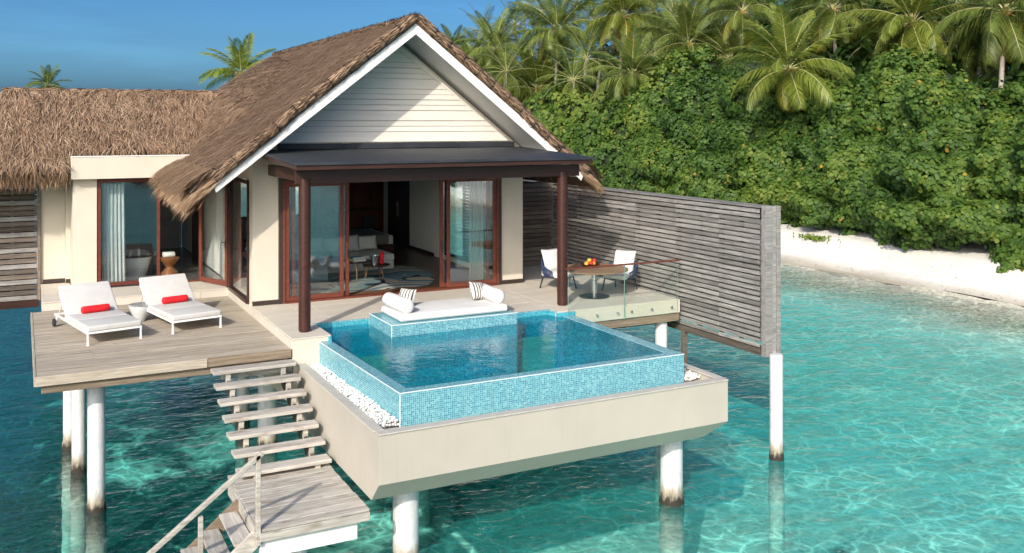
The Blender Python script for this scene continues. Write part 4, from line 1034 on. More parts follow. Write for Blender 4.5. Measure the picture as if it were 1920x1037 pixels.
# ------------------------------------------------------------------ floating daybed on its mosaic block
db = empty('daybed', (7.85, 18.3, .12), label='white day bed mattress on a mosaic block rising from the pool', cat='day bed')
BZ = .12
obj('mosaic_block', MB().cbox(7.84, 18.27, (BZ-1.38)/2, 2.78, 1.34, BZ+1.38, .006), 'mosaic', db)
m = MB()
m.bar((6.445, 17.598, BZ), (9.235, 17.598, BZ), .016, .016); m.bar((6.447, 17.60, BZ), (6.447, 18.95, BZ), .016, .016); m.cbox(6.448, 17.599, -.02, .016, .016, .26, .002)
obj('edge_trim', m, 'rimtrim', db)
obj('mattress', MB().cbox(7.88, 18.30, BZ+.085, 2.42, 1.16, .15, .04), 'fabric_white', db, 180, .055, 4)
def bolster_obj(loc, r, L, rz, label, ry=0):
    o = obj('bolster', MB().lathe(bolster_prof(r, L, .05), 28, axis='y'), 'fabric_white', None, 60)
    o.location = loc; o.rotation_euler = (0, ry, rz)
    return tag(o, label, 'pillow', 'white bolsters on the day bed')
bolster_obj((6.83, 18.28, BZ+.16+.14), .150, 1.02, math.radians(4), 'white bolster on the left end of the day bed')
bolster_obj((8.98, 18.38, BZ+.16+.14), .150, .98, math.radians(-3), 'white bolster on the right end of the day bed')
def stripe_mat():
    t = NT('striped_pillow_fabric'); s_ = t.add('SeparateXYZ'); t.link(t.coord('Object'), s_.inputs[0])
    f = t.math('FRACT', t.math('MULTIPLY', t.math('ADD', s_.outputs[0], 3.0), 13.0)); k = t.math('LESS_THAN', f, .42)
    f2 = t.math('GREATER_THAN', t.math('FRACT', t.math('MULTIPLY', t.math('ADD', s_.outputs[0], 3.0), 6.5)), .5)
    dk = t.mix(f2, (.12, .10, .085), (.06, .055, .055)); return t.set(t.mix(k, (.72, .70, .66), dk), .9, t.bump(t.noise(t.coord('Object'), 60, 3), .3, .002))
M['stripes'] = stripe_mat()
def pillow(loc, rot, label, mat='stripes', size=(.44, .40, .15), name='pillow', group=None):
    o = bpy.data.objects.new(name, pillow_mesh(name, *size, mat)); COL.objects.link(o); o.location = loc; o.rotation_euler = rot
    return tag(o, label, 'pillow', group)
pillow((7.15, 18.62, BZ+.32), (math.radians(70), 0, math.radians(-62)), 'striped pillow leaning on the left bolster of the day bed, seen edge on', group='striped pillows on the day bed')
pillow((8.73, 18.52, BZ+.36), (math.radians(66), math.radians(8), math.radians(22)), 'striped pillow facing the pool beside the right bolster', group='striped pillows on the day bed')

# ------------------------------------------------------------------ dining corner
tb = empty('dining_table', (12.0, 18.98, 0), label='round teak slatted dining table on a dark pedestal with disc foot', cat='table')
R0 = .80; k = 0; x = -R0
while x < R0-.01:
    x2 = min(x+.0985, R0); xm = max(abs(x), abs(x2)) if x*x2 > 0 else max(abs(x), abs(x2))
    poly = []
    for q in np.linspace(x+.002, x2-.002, 5): poly.append((q, -math.sqrt(max(R0*R0-q*q, 0.0004))))
    for q in np.linspace(x2-.002, x+.002, 5): poly.append((q, math.sqrt(max(R0*R0-q*q, 0.0004))))
    s_ = bpy.data.objects.new('table_slat', MB().prism(poly, .640, .668, 'z').mesh('table_slat', 'table_wood')); COL.objects.link(s_); s_.parent = tb; s_.rotation_euler = (0, 0, math.radians(28))
    x = x2
lobj('apron', MB().lathe([(.55, .59), (.56, .635)], 32), 'black_metal', tb, 40)
lobj('pedestal', MB().lathe([(.065, .02), (.065, .60)], 20), 'steel', tb, 40)
lobj('foot', MB().lathe([(.36, 0), (.36, .018), (.34, .026), (.09, .032)], 36), 'black_metal', tb, 40)
bowl = obj('fruit_bowl', MB().lathe([(.06, 0), (.15, .015), (.21, .05), (.235, .085), (.225, .085), (.20, .055), (.14, .028), (.05, .018)], 28, capt=True), 'ceramic', None, 60, loc=(11.97, 19.12, .669))
bowl.data.materials[0] = M['brown_dark']
tag(bowl, 'shallow dark bowl on the dining table', 'bowl')
for n_, (c, pts) in {'orange': ((.75, .24, .02), [(-.06, .04, .10), (.07, -.05, .10), (.02, .06, .16)]), 'red_apple': ((.50, .02, .02), [(.10, .06, .11), (-.02, -.07, .11), (.12, -.0, .16)]), 'mango': ((.72, .42, .05), [(-.12, -.03, .10), (-.02, .0, .17)])}.items():
    M[n_] = simple(n_+'_skin', c, .35, .2, 9, .1)
    for q, p in enumerate(pts):
        f = obj(n_, MB().lathe([(.008, -.048), (.03, -.042), (.05, -.015), (.053, .01), (.035, .04), (.006, .046)], 14), n_, None, 80, loc=(11.97+p[0], 19.12+p[1], .669+p[2]))
        tag(f, {'orange': ('orange at the left of the fruit bowl', 'orange at the near side of the fruit bowl', 'orange on top of the heaped fruit bowl'), 'red_apple': ('red apple at the right of the fruit bowl', 'red apple at the near middle of the fruit bowl', 'red apple on top at the right of the bowl'), 'mango': ('yellow mango at the left rim of the bowl', 'yellow mango on top at the middle of the bowl')}[n_][q], 'fruit', 'fruit in the bowl')
def armchair(loc, rz, label):
    t = empty('rope_armchair', loc, rz, label, 'armchair', 'rope armchairs round the dining table')
    W, D = .33, .34
    for (x, y_, dx, dy) in ((-.27, -.27, -.05, -.06), (.27, -.27, .05, -.06), (-.25, .25, -.05, .07), (.25, .25, .05, .07)):
        lobj('leg', MB().bar((x, y_, .30), (x+dx, y_+dy, 0), .03, .03, up=(1, 0, 0)), 'black_metal', t)
    m = MB(); ring = [(W*.95*math.cos(a)*(1.0), D*.95*math.sin(a), .30) for a in np.linspace(0, 2*PI, 25)[:-1]]; m.tube(ring, .016, 7, closed=True)
    m.bar((-.28, -.25, .295), (.28, -.25, .295), .03, .03); m.bar((-.28, .22, .295), (.28, .22, .295), .03, .03)
    lobj('seat_frame', m, 'black_metal', t, 60)
    # horseshoe top rail: low at the arm fronts, high at the back; +Y is the back
    def top(a): 
        k = max(0, math.sin(a)); e = .5+.5*k
        return Vector((.40*math.cos(a), .10+.34*math.sin(a) if a > 0 else -.0, .56+.22*k**1.5))
    A = np.linspace(-.55, PI+.55, 41)
    def topp(a):
        k = max(0, math.sin(a)); return Vector((.40*math.cos(a)*(1 if math.sin(a) > 0 else 1), .36*math.sin(a)+.02, .555+.22*k**1.6-.12*max(0, -math.sin(a))*1.6))
    lobj('top_rail', MB().tube([topp(a) for a in A], .017, 8), 'rope_blue', t, 60)
    m = MB()
    for i, a in enumerate(np.linspace(-.5, PI+.5, 50)):
        p = topp(a); q = Vector((W*math.cos(a), D*math.sin(a), .31)); mid = (p+q)/2+Vector((math.cos(a), math.sin(a), 0))*.035
        m.tube([q, mid, p], .0085, 5, cap=False)
    for h in (.25, .5, .75):
        m.tube([(topp(a)*h+Vector((W*math.cos(a), D*math.sin(a), .31))*(1-h))+Vector((math.cos(a), math.sin(a), 0))*.034 for a in A[2:-2]], .007, 5)
    lobj('rope_weave', m, 'rope_blue', t, 80)
    lobj('seat_cushion', MB().cbox(0, -.02, .37, .60, .62, .13, .03), 'fabric_white', t, 180, .045, 4)
    c = lobj('back_cushion', pillow_mesh('back_cushion', .60, .58, .20, 'fabric_white'), None, t, loc=(0, .20, .68), rot=(math.radians(72), 0, 0))
    return t
armchair((11.78, 20.32, 0), math.radians(14), 'rope armchair with white cushions half hidden behind the right canopy column')
armchair((13.02, 19.42, 0), math.radians(-62), 'rope armchair with white cushions between the round table and the long fence')

# ------------------------------------------------------------------ curtains
def curtain(name, x0, x1, y_, z0, z1, label, n=60, amp=.035, waves=7, flare=0, axis='x', group='sheer curtains behind the glass'):
    m = MB(); rr = random.Random(int(x0*100)); ph = [rr.uniform(0, 6) for _ in range(3)]
    rows = 14
    for j in range(rows+1):
        t_ = j/rows; z_ = z1+(z0-z1)*t_
        for i in range(n+1):
            u = i/n; o_ = amp*(.6+.4*t_)*(math.sin(u*waves*2*PI+ph[0]+.4*math.sin(t_*3))+.4*math.sin(u*waves*4.3*PI+ph[1]))
            x = x0+(x1-x0)*u+flare*t_*(u)
            m.v.append((x, y_+o_, z_) if axis == 'x' else (y_+o_, x, z_))
    for j in range(rows):
        for i in range(n): a = j*(n+1)+i; m.f.append((a, a+1, a+n+2, a+n+1))
    o = obj(name, m, 'curtain', None, 180); tag(o, label, 'curtain', group)
    s_ = o.modifiers.new('t', 'SOLIDIFY'); s_.thickness = .004
curtain('sheer_curtain', 1.80, 2.32, BWY+.26, .03, 2.66, 'white sheer curtain at the left of the bathroom window beside the bathtub', flare=.03, waves=6)
curtain('sheer_curtain', 5.42, 5.62, FW+.42, .04, 2.7, 'narrow white sheer curtain behind the left sliding door near the canopy column', waves=3, n=30)
curtain('sheer_curtain', 10.12, 10.52, FW+.42, .04, 2.7, 'white sheer curtain behind the right sliding door', waves=5)
curtain('sheer_curtain', 21.95, 23.7, 4.95, .04, 2.75, 'white sheer curtain filling the side window facing the sun deck', waves=14, n=120, axis='y')

# ------------------------------------------------------------------ living room
floor = tag(obj('room_floor', MB().box(4.86, 11.27, FW+.56, 33.9, -.25, -.02).box(11.27, 13.1, 31.6, 33.9, -.25, -.021), 'skirting'), kind='structure')
y = FW+.56
while y < 33.8:
    for a, b in ((4.86, 7.0), (7.0, 9.2), (9.2, 11.27)): piece('floor_board', floor, ((a+b)/2, y+.15, -.008), (b-a-.004, .296, .02), 'floor_wood', cham=.001)
    y += .30
rg_ = NT('wave_pattern_rug')
_s = rg_.add('SeparateXYZ'); rg_.link(rg_.coord('World'), _s.inputs[0]); _n = rg_.noise(rg_.coord('World'), .55, 2, .4)
_w = rg_.math('FRACT', rg_.math('ADD', rg_.math('ADD', rg_.math('MULTIPLY', _s.outputs[1], .75), rg_.math('MULTIPLY', _s.outputs[0], .12)), rg_.math('MULTIPLY', _n, 3.2)))
_c = rg_.ramp(_w, [(0, (.50, .46, .36)), (.22, (.14, .25, .32)), (.45, (.012, .022, .045)), (.53, (.46, .43, .34)), (.74, (.27, .36, .38)), (.92, (.02, .035, .06))], 'CONSTANT')
M['rug'] = rg_.set(_c, .95, rg_.bump(rg_.noise(rg_.coord('World'), 80, 3), .5, .004))
m = MB(); pts = []
for k in range(48):
    a = 2*PI*k/48; pts.append((7.9+1.95*math.copysign(abs(math.cos(a))**.75, math.cos(a))+.12*math.sin(3*a), 24.1+2.1*math.copysign(abs(math.sin(a))**.75, math.sin(a))))
m.prism([(x, max(y, 22.1)) for x, y in pts], .004, .018, 'z')
tag(obj('rug', m, 'rug', None), 'cream and blue rug with sweeping navy waves on the living room floor', 'rug')
sofa = empty('sofa', (7.7, 25.8, 0), label='pale grey sofa with seat facing the open doors at the foot of the bed', cat='sofa')
obj('base', MB().cbox(7.75, 25.85, .14, 3.05, 1.45, .24, .02), 'fabric_grey', sofa, 180, .03, 3)
obj('seat_cushion', MB().cbox(7.75, 25.72, .34, 3.07, 1.2, .17, .02), 'fabric_grey', sofa, 180, .05, 3)
obj('backrest', MB().cbox(7.55, 26.5, .45, 2.65, .24, .70, .02), 'fabric_grey', sofa, 180, .07, 3)
obj('armrest', MB().cbox(6.05, 25.85, .38, .22, 1.4, .55, .02), 'fabric_grey', sofa, 180, .06, 3)
ch = empty('chaise', (6.5, 24.0, 0), label='pale low chaise behind the left sliding door', cat='chaise')
obj('seat', MB().cbox(6.35, 24.35, .22, 1.3, 1.1, .36, .02), 'fabric_grey', ch, 180, .06, 3)
o = obj('bolster', MB().lathe(bolster_prof(.14, .8, .05), 24, axis='y'), 'fabric_grey', None, 60); o.location = (6.85, 24.2, .54); tag(o, 'pale round bolster lying on the chaise behind the left door', 'pillow')
pillow((8.35, 26.12, .66), (math.radians(72), 0, math.radians(5)), 'cream cushion with a scribbled ring on the sofa', 'ring_cushion' if 'ring_cushion' in M else 'fabric_grey', (.50, .50, .18), 'cushion', 'cushions on the sofa')
pillow((8.85, 26.24, .64), (math.radians(74), 0, math.radians(-4)), 'plain beige rectangular cushion at the right end of the sofa', 'fabric_grey', (.62, .42, .16), 'cushion', 'cushions on the sofa')
pillow((7.3, 26.18, .66), (math.radians(72), 0, math.radians(6)), 'light cushion at the middle of the sofa seen through the left door', 'fabric_white', (.50, .46, .18), 'cushion', 'cushions on the sofa')
pillow((6.6, 26.18, .66), (math.radians(72), 0, math.radians(-6)), 'light cushion at the left end of the sofa seen through the left door', 'fabric_white', (.50, .46, .18), 'cushion', 'cushions on the sofa')
bd = empty('bed', (8.5, 28.9, 0), label='large bed with white sheets and taupe throw behind the sofa', cat='bed')
obj('frame', MB().cbox(8.2, 28.6, .2, 3.9, 2.2, .36, .02), 'brown_dark', bd)
obj('mattress', MB().cbox(8.2, 28.6, .5, 3.9, 2.1, .28, .03), 'fabric_white', bd, 180, .07, 3)
obj('throw', MB().cbox(9.3, 28.6, .52, 1.4, 2.16, .28, .03), 'fabric_taupe', bd, 180, .07, 3)
for k, (x, y_) in enumerate(((6.75, 28.2), (6.8, 29.0))): pillow((x, y_, .82), (math.radians(65), 0, PI/2+.1), ('white bed pillow propped at the near side of the bed head', 'white bed pillow propped at the far side of the bed head')[k], 'fabric_white', (.7, .5, .2), 'bed_pillow', 'white bed pillows')
o = pillow((8.0, 29.7, .85), (math.radians(70), 0, 0), 'white bed pillow standing on the far side of the bed', 'fabric_white', (.6, .6, .2), 'bed_pillow', 'white bed pillows')
# panels and far wall
pn = empty('wood_panel_wall', (10.5, 33.0, 0), label='dark red brown timber panel wall at the back of the room', cat='partition')
for k in range(4): piece('panel', pn, (9.55+.62*k, 32.4, 1.48), (.612, .06, 2.96), 'brown_frame')
obj('jamb', MB().cbox(11.72-.02, 32.4, 1.48, .10, .10, 2.96), 'brown_dark', pn)
hb = empty('writing_desk', (10.2, 31.7, 0), label='red brown wooden cabinet standing against the timber panel wall', cat='cabinet')
obj('body', MB().cbox(10.45, 32.05, .52, 1.5, .55, 1.02, .01), 'brown_frame', hb)
obj('top', MB().cbox(10.45, 32.03, 1.05, 1.56, .60, .04, .006), 'brown_dark', hb)
o = obj('chair_back', MB().cbox(10.75, 31.65, .62, .45, .05, .5, .02).cbox(10.75, 31.45, .42, .45, .42, .06, .02).bar((10.56, 31.3, .4), (10.56, 31.3, 0), .03, .03).bar((10.94, 31.3, .4), (10.94, 31.3, 0), .03, .03), 'black_metal', None); o.name = 'desk_chair'; tag(o, 'small dark chair in front of the red brown cabinet', 'chair')
wd = empty('wardrobe', (11.25, 30, 0), label='tall dark timber wardrobe doors set in the white right wall of the room', cat='wardrobe')
for k in range(2): piece('door', wd, (11.24, 29.55+.98*k, 1.3), (.97, .04, 2.6), 'brown_dark', rot=(0, 0, PI/2))
obj('handle', MB().cbox(11.205, 30.0, 1.2, .02, .02, .5).cbox(11.205, 30.1, 1.2, .02, .02, .5), 'steel', wd)
piece('skirting', villa, (11.255, 28.2, .05), (2.4, .02, .10), 'skirting', rot=(0, 0, PI/2))
cs = empty('console', (12.0, 33.3, 0), label='tall black console cabinet against the far white wall', cat='cabinet')
obj('body', MB().cbox(12.35, 33.45, .55, .95, .45, 1.06, .01), 'black_metal', cs); obj('top', MB().cbox(12.35, 33.44, 1.095, 1.0, .5, .03, .005), 'black_metal', cs)
vs = empty('vase', (12.15, 33.4, 1.11), label='white vase with leafy twigs on the black console', cat='vase')
lobj('body', MB().lathe([(.05, 0), (.075, .05), (.08, .12), (.035, .22), (.03, .30), (.045, .32)], 20), 'ceramic', vs, 60)
m = MB(); lv = MB(); rr = random.Random(8)
for k in range(7):
    a = rr.uniform(0, 6.28); p = Vector((0, 0, .3)); pts = [p]
    for q in range(5):
        p = p+Vector((math.cos(a)*rr.uniform(.02, .09), math.sin(a)*.05, rr.uniform(.06, .13))); pts.append(p)
        for s_ in range(3):
            c = p+Vector((rr.uniform(-.06, .06), rr.uniform(-.05, .05), rr.uniform(-.03, .05))); d = Vector((rr.uniform(-1, 1), rr.uniform(-.5, .5), rr.uniform(-.3, 1))).normalized()*.06
            n2 = d.cross(Vector((0, 1, 0))).normalized()*.02; lv.add([c, c+d*.5+n2, c+d, c+d*.5-n2], [(0, 1, 2, 3)])
    m.tube(pts, .005, 4)
tw = lobj('twigs', m, 'skirting', vs); lobj('leaves', lv, 'leaf_core', tw)
# coffee tables and what stands on them
def coffee(loc, r, h, label, rot):
    t = empty('coffee_table', loc, rot, label, 'coffee table', 'round coffee tables in the living room')
    lobj('top', MB().lathe([(r-.01, h-.03), (r, h-.022), (r, h-.006), (r-.008, h)], 36), 'floor_wood', t, 40)
    for k in range(3):
        a = 2*PI*k/3; lobj('leg', MB().tube([(math.cos(a)*r*.55, math.sin(a)*r*.55, h-.03), (math.cos(a)*r*.82, math.sin(a)*r*.82, 0)], [.024, .014], 10), 'table_wood', t, 60)
coffee((7.78, 23.95, .018), .40, .47, 'taller dark round coffee table with books, on wooden legs', .3)
coffee((8.28, 23.78, .018), .36, .36, 'lower dark round coffee table with the ice bucket, on wooden legs', .9)
def book(loc, dims, c, label, rz):
    b = empty('book', loc, rz, label, 'book', 'books stacked on the coffee table'); nm = 'book_cover_%d' % int(c[2]*100+c[0]*10)
    M.setdefault(nm, simple(nm, c, .45, .05, 5, .02)); w_, d_, h_ = dims
    lobj('cover', MB().cbox(0, 0, .003, w_, d_, .006, .001).cbox(0, 0, h_-.003, w_, d_, .006, .001).cbox(-w_/2+.003, 0, h_/2, .006, d_, h_-.0125, .001), nm, b)
    lobj('pages', MB().cbox(.003, 0, h_/2, w_-.014, d_-.012, h_-.0125, .001), 'inner_wall', b)
book((7.80, 23.84, .489), (.36, .26, .045), (.62, .64, .66), 'white book, lowest of the stack on the taller coffee table', .1)
book((7.78, 23.85, .5345), (.34, .25, .03), (.60, .50, .12), 'yellow book in the middle of the stack', .18)
book((7.77, 23.86, .565), (.31, .24, .035), (.04, .22, .34), 'blue book, topmost of the stack on the coffee table', .05)
bk = empty('ice_bucket', (8.20, 23.66, .379), label='shiny steel ice bucket on the lower coffee table', cat='bucket')
lobj('body', MB().lathe([(.10, 0), (.115, .01), (.135, .24), (.142, .25), (.13, .25), (.115, .08)], 28), 'steel', bk, 50)
bt = empty('wine_bottle', (8.27, 23.66, .42), label='dark wine bottle with red napkin leaning in the ice bucket', cat='bottle'); bt.rotation_euler = (0, math.radians(22), 0)
lobj('glass', MB().lathe([(.04, 0), (.042, .18), (.03, .24), (.015, .28), (.015, .36)], 16), 'black_metal', bt, 60)
nk = obj('napkin', MB().cbox(8.375, 23.60, .56, .10, .07, .34, .02), 'fabric_red', None, 60, .02, 2); tag(nk, 'red napkin hanging over the side of the ice bucket', 'napkin')
for k, x in enumerate((8.46, 8.53)):
    g = obj('champagne_flute', MB().lathe([(.032, 0), (.004, .01), (.004, .10), (.022, .14), (.026, .22), (.022, .25)], 14, capt=False), 'glass_clear', None, 60, loc=(x, 23.72+.05*k, .379)); tag(g, ('slender champagne glass nearer the ice bucket', 'slender champagne glass at the table edge, farther from the ice bucket')[k], 'glass', 'champagne glasses on the coffee table')

# ------------------------------------------------------------------ bathroom
bfl = tag(obj('bathroom_floor', MB().box(1.26, 4.70, BWY+.1, 33, -.2, -.03), 'grout'), kind='structure')
tiles([(1.26, 4.70, BWY+.1, 33)], .8, .8, 1.26, BWY+.1, 'bath_floor', bfl, name='tile')
bw = empty('tiled_wall', (3, 32.2, 0), label='grey tiled wall at the back of the bathroom', cat='wall')
for i in range(7):
    for j in range(6):
        if 1.3+.6*i+.3 < 4.7: piece('tile', bw, (1.3+.6*i, 32.6, .25+.5*j), (.596, .03, .496), 'bath_tile')
piece('dark_door', bw, (4.66, 29.5, 1.2), (1.6, .05, 2.4), 'brown_dark', rot=(0, 0, PI/2))
obj('ceiling', MB().box(1.26, 4.70, BWY+.17, 32.9, 2.74, 2.8), 'inner_wall', villa)
tub = empty('bathtub', (2.65, 27.3, 0), label='white tapered freestanding bathtub behind the bathroom window', cat='bathtub')
def rr_(w_, d_, z_, n=32, p=3.2):
    return [(w_*math.copysign(abs(math.cos(a))**(2/p), math.cos(a)), d_*math.copysign(abs(math.sin(a))**(2/p), math.sin(a)), z_) for a in np.linspace(0, 2*PI, n+1)[:-1]]
m = MB(); n = 32; rings = [rr_(.30, .72, 0), rr_(.46, .98, .56), rr_(.46, .98, .575), rr_(.43, .95, .575), rr_(.38, .88, .40), rr_(.24, .62, .12)]
for r__ in rings: m.v += r__
for i in range(len(rings)-1):
    for j in range(n): m.f.append((i*n+j, i*n+(j+1) % n, (i+1)*n+(j+1) % n, (i+1)*n+j))
m.f.append(tuple(range(n))[::-1]); m.f.append(tuple((len(rings)-1)*n+j for j in range(n)))
lobj('basin', m, 'ceramic', tub, 50)
cd_ = obj('tub_tray', MB().cbox(2.65, 26.62, .59, 1.02, .24, .025, .004), 'brown_dark', None); tag(cd_, 'dark wooden tray laid across the bathtub', 'tray')
for nm, x, prof, lab in (('candle_jar', 2.52, [(.05, 0), (.05, .12), (.045, .125)], 'white jar on the bathtub tray'), ('soap_bottle', 2.74, [(.035, 0), (.035, .12), (.012, .15), (.012, .20)], 'white pump bottle on the bathtub tray'), ('soap_dish', 2.96, [(.03, 0), (.06, .02), (.02, .045)], 'small white soap dish on the bathtub tray')):
    tag(obj(nm, MB().lathe(prof, 18), 'ceramic', None, 50, loc=(x, 26.62, .603)), lab, 'bottle' if 'bottle' in nm else 'jar')
stl = obj('wooden_stool', MB().lathe([(.20, 0), (.23, .03), (.21, .10), (.10, .22), (.09, .25), (.16, .34), (.24, .44), (.25, .50), (.22, .51)], 28), 'stool_wood', None, 60, loc=(3.52, 26.75, 0)); tag(stl, 'carved hourglass wooden stool beside the bathtub', 'stool')
m = MB().lathe([(.05, -.15), (.065, -.14), (.065, .14), (.05, .15)], 16, (0, 0, 0), 'x')
for k, dy in enumerate((-.07, .07)): tag(obj('rolled_towel', m, 'fabric_white', None, 60, loc=(3.50, 26.75+dy, .575)), ('nearer rolled white towel on the carved stool', 'farther rolled white towel on the carved stool')[k], 'towel', 'towels on the stool')
# ------------------------------------------------------------------ coconut palms
def frond_mesh(name, L, droop, n=46, seed=0, curl=0.0, hang=.35):
    rg = np.random.default_rng(seed); V = []; T = []; rn = []
    s = np.linspace(0, 1, 26); ang = -droop*s**1.35            # bends down along its length
    dx = np.cos(ang)*L/25; dz = np.sin(ang)*L/25
    cx_ = np.concatenate([[0], np.cumsum(dx)])[:26]; cz_ = np.concatenate([[0], np.cumsum(dz)])[:26]; cyy = curl*s**2*L*.12
    k = 0
    for i in range(n):
        u = .14+.86*(i+.5)/n
        for sd_ in (-1, 1):
            uu = min(1, max(0, u+rg.normal(0, .004)))
            p = np.array([np.interp(uu, s, cx_), np.interp(uu, s, cyy), np.interp(uu, s, cz_)]); a = np.interp(uu, s, ang)
            t = np.array([math.cos(a), 0, math.sin(a)]); up = np.array([-math.sin(a), 0, math.cos(a)]); side = np.array([0, sd_, 0])
            ll = L*.225*(math.sin(PI*min(1, .12+.90*uu))**.55)*rg.uniform(.82, 1.08)+.05
            fw = .38+.75*uu; d1 = side*math.cos(fw*.75)+t*math.sin(fw*.75)+up*(.18-hang*.25*abs(a)); d1 /= np.linalg.norm(d1)
            g = np.array([0, 0, -1.])
            m1 = p+d1*ll*.5+g*ll*hang*.22*rg.uniform(.6, 1.3); m2 = m1+d1*ll*.42+g*ll*hang*rg.uniform(.6, 1.25)
            wv = t*.5*.058*(L/4)*rg.uniform(.8, 1.2)
            V += [p-wv*.6, p+wv*.6, m1+wv, m1-wv, m2]; T += [(k, k+1, k+2), (k, k+2, k+3), (k+3, k+2, k+4)]; rn += [min(1, max(0, rg.normal(.5, .2)))]*3; k += 5
    me = npmesh(name, np.array(V), np.array(T), 'frond', np.array(rn))
    # rib
    m = MB(); m.tube([(float(np.interp(q, s, cx_)), float(np.interp(q, s, cyy)), float(np.interp(q, s, cz_))) for q in np.linspace(0, .97, 12)], [.035*(L/4)*(1-.85*q) for q in np.linspace(0, 1, 12)], 4)
    rib = m.mesh(name+'_rib', 'rachis'); bm = bmesh.new(); bm.from_mesh(me); off = len(me.materials); me.materials.append(M['rachis'])
    nf = len(bm.faces); bm.from_mesh(rib)
    bm.faces.ensure_lookup_table()
    for f in bm.faces[nf:]: f.material_index = off
    bm.to_mesh(me); bm.free(); return me
FR = [frond_mesh('frond', 4.0, d, 62, i, c, h) for i, (d, c, h) in enumerate(((.55, .3, .35), (1.05, -.4, .55), (1.45, .5, .75), (1.75, -.3, .85), (1.2, .9, .65), (2.0, .2, .9)))]
FRL = [frond_mesh('frond', 4.0, d, 28, i+20, c, h) for i, (d, c, h) in enumerate(((.6, .3, .25), (1.2, -.4, .4), (1.7, .5, .55)))]
for me in FRL: pass
def px2w(u, v, d):
    a = (u-960)/FPX; F = (math.sin(YAW), math.cos(YAW)); R_ = (math.cos(YAW), -math.sin(YAW))
    return (F[0]*d+a*R_[0]*d, F[1]*d+a*R_[1]*d, EYE-(v-230)/FPX*d)
def palm(loc, r, label, n=24, lean=0.0, tone=(1, 1, 1), dead=0, near=True, seed=0, lay=0.0, group='coconut palms on the island'):
    x, y, z = loc; rr = random.Random(seed*13+5); gz = -1.3
    lx, ly = rr.uniform(-1, 1)*lean*3, rr.uniform(-.5, .5)*lean*3
    if x < 42.5 and 30 < y < 66: lx, ly = 6.5, 1.0     # leans out over the thicket
    t = empty('coconut_palm', (x+lx, y+ly, gz), label=label, cat='palm tree', group=group)
    pts = []; H_ = z-gz
    for k in range(9):
        q = k/8; pts.append((-lx*q**1.6, -ly*q**1.6, H_*q if lx < 6 else H_*(1-(1-q)**1.5)))
    lobj('trunk', MB().tube(pts, [.20-.09*(k/8) for k in range(9)], 9), 'trunk', t, 60)
    fr = FR if near else FRL; ga = 2.39996; a0 = rr.uniform(0, 6.28)
    for k in range(n):
        q = k/(n-1)                                   # 0 young and upright, 1 old and hanging
        el = math.radians(80-122*q**.9+rr.uniform(-9, 9)); az = a0+ga*k+rr.uniform(-.25, .25)
        me = fr[min(len(fr)-1, max(0, int(q*(len(fr)-.2)+rr.uniform(-.7, .7))))]
        o = bpy.data.objects.new('frond', me); COL.objects.link(o); o.parent = t; o.location = (-lx, -ly, H_)
        s = r/3.6*(.72+.38*math.sin(PI*min(1, .25+q*.8)))*rr.uniform(.9, 1.08); o.scale = (s, s, s)
        o.rotation_euler = (rr.uniform(-.35, .35), -el, az)
        c = rr.uniform(.82, 1.18); col = [tone[i]*c for i in range(3)]
        if q > .80 and rr.random() < .35: col = [col[0]*1.6, col[1]*1.25, col[2]*.9]
        if dead and k >= n-dead: col = [5.0, 1.9, .35]
        o.color = (*col, 1)
    if near:
        m = MB()
        for k in range(9):
            a = rr.uniform(0, 6.28); m.lathe([(.01, -.13), (.09, -.08), (.12, 0), (.08, .09), (.01, .13)], 8, (-lx+.26*math.cos(a), -ly+.26*math.sin(a), H_-.12+rr.uniform(-.18, .12)))
        lobj('coconut_bunch', m, 'coconut', t, 60)
# u, v of the crown centre in the photograph, distance, frond length, tone, dead fronds, description
G1, G2, G3 = (1, 1, 1), (.82, .9, .85), (1.2, 1.12, .85)
PALMS = [
 (90, 160, 120, 3.0, G2, 0, 'small dark coconut palm peeking over the left thatched wing'),
 (452, 140, 62, 2.9, (1.5, 1.4, .8), 0, 'yellow green coconut palm rising behind the valley between the two thatched roofs'),
 (848, 88, 104, 3.0, G2, 0, 'dark palm nearest to the right slope of the gable roof, against the sky'),
 (930, 92, 94, 4.4, G1, 0, 'palm crown standing free against the sky just right of the roof ridge'),
 (882, 118, 98, 3.2, G3, 0, 'small pale palm tucked low between the roof slope and the free standing palm'),
 (1045, 58, 88, 4.8, G1, 0, 'tall palm with a white trunk showing below its crown'),
 (1008, 168, 90, 5.2, G3, 0, 'big bright palm low beside the roof slope, its trunk base showing'),
 (1168, 30, 86, 4.7, G3, 3, 'palm with orange dead fronds hanging below its crown'),
 (1186, 140, 70, 3.6, G1, 0, 'palm in front of the thicket directly below the palm with orange fronds'),
 (1290, 82, 80, 4.8, G1, 0, 'palm behind the thicket crest with orange coconuts'),
 (1392, 22, 74, 4.4, G1, 0, 'palm crown cut by the top edge, fifth from the right'),
 (1478, 130, 54, 4.0, G3, 0, 'large yellow green palm leaning out of the thicket above the fence end'),
 (1560, 18, 66, 4.7, G1, 0, 'palm crown cut by the top edge above the middle of the thicket'),
 (1712, 42, 60, 4.6, G3, 0, 'broad palm rising above the thicket at upper right'),
 (1885, 22, 54, 4.5, G1, 0, 'palm crown at the upper right corner with fronds hanging into the picture')]
for i, (u, v, d, r, tn, dd, lab) in enumerate(PALMS):
    palm(px2w(u, v, d), r*.9, lab, 32 if d < 100 else 24, .5, tn, dd, True, i+1)
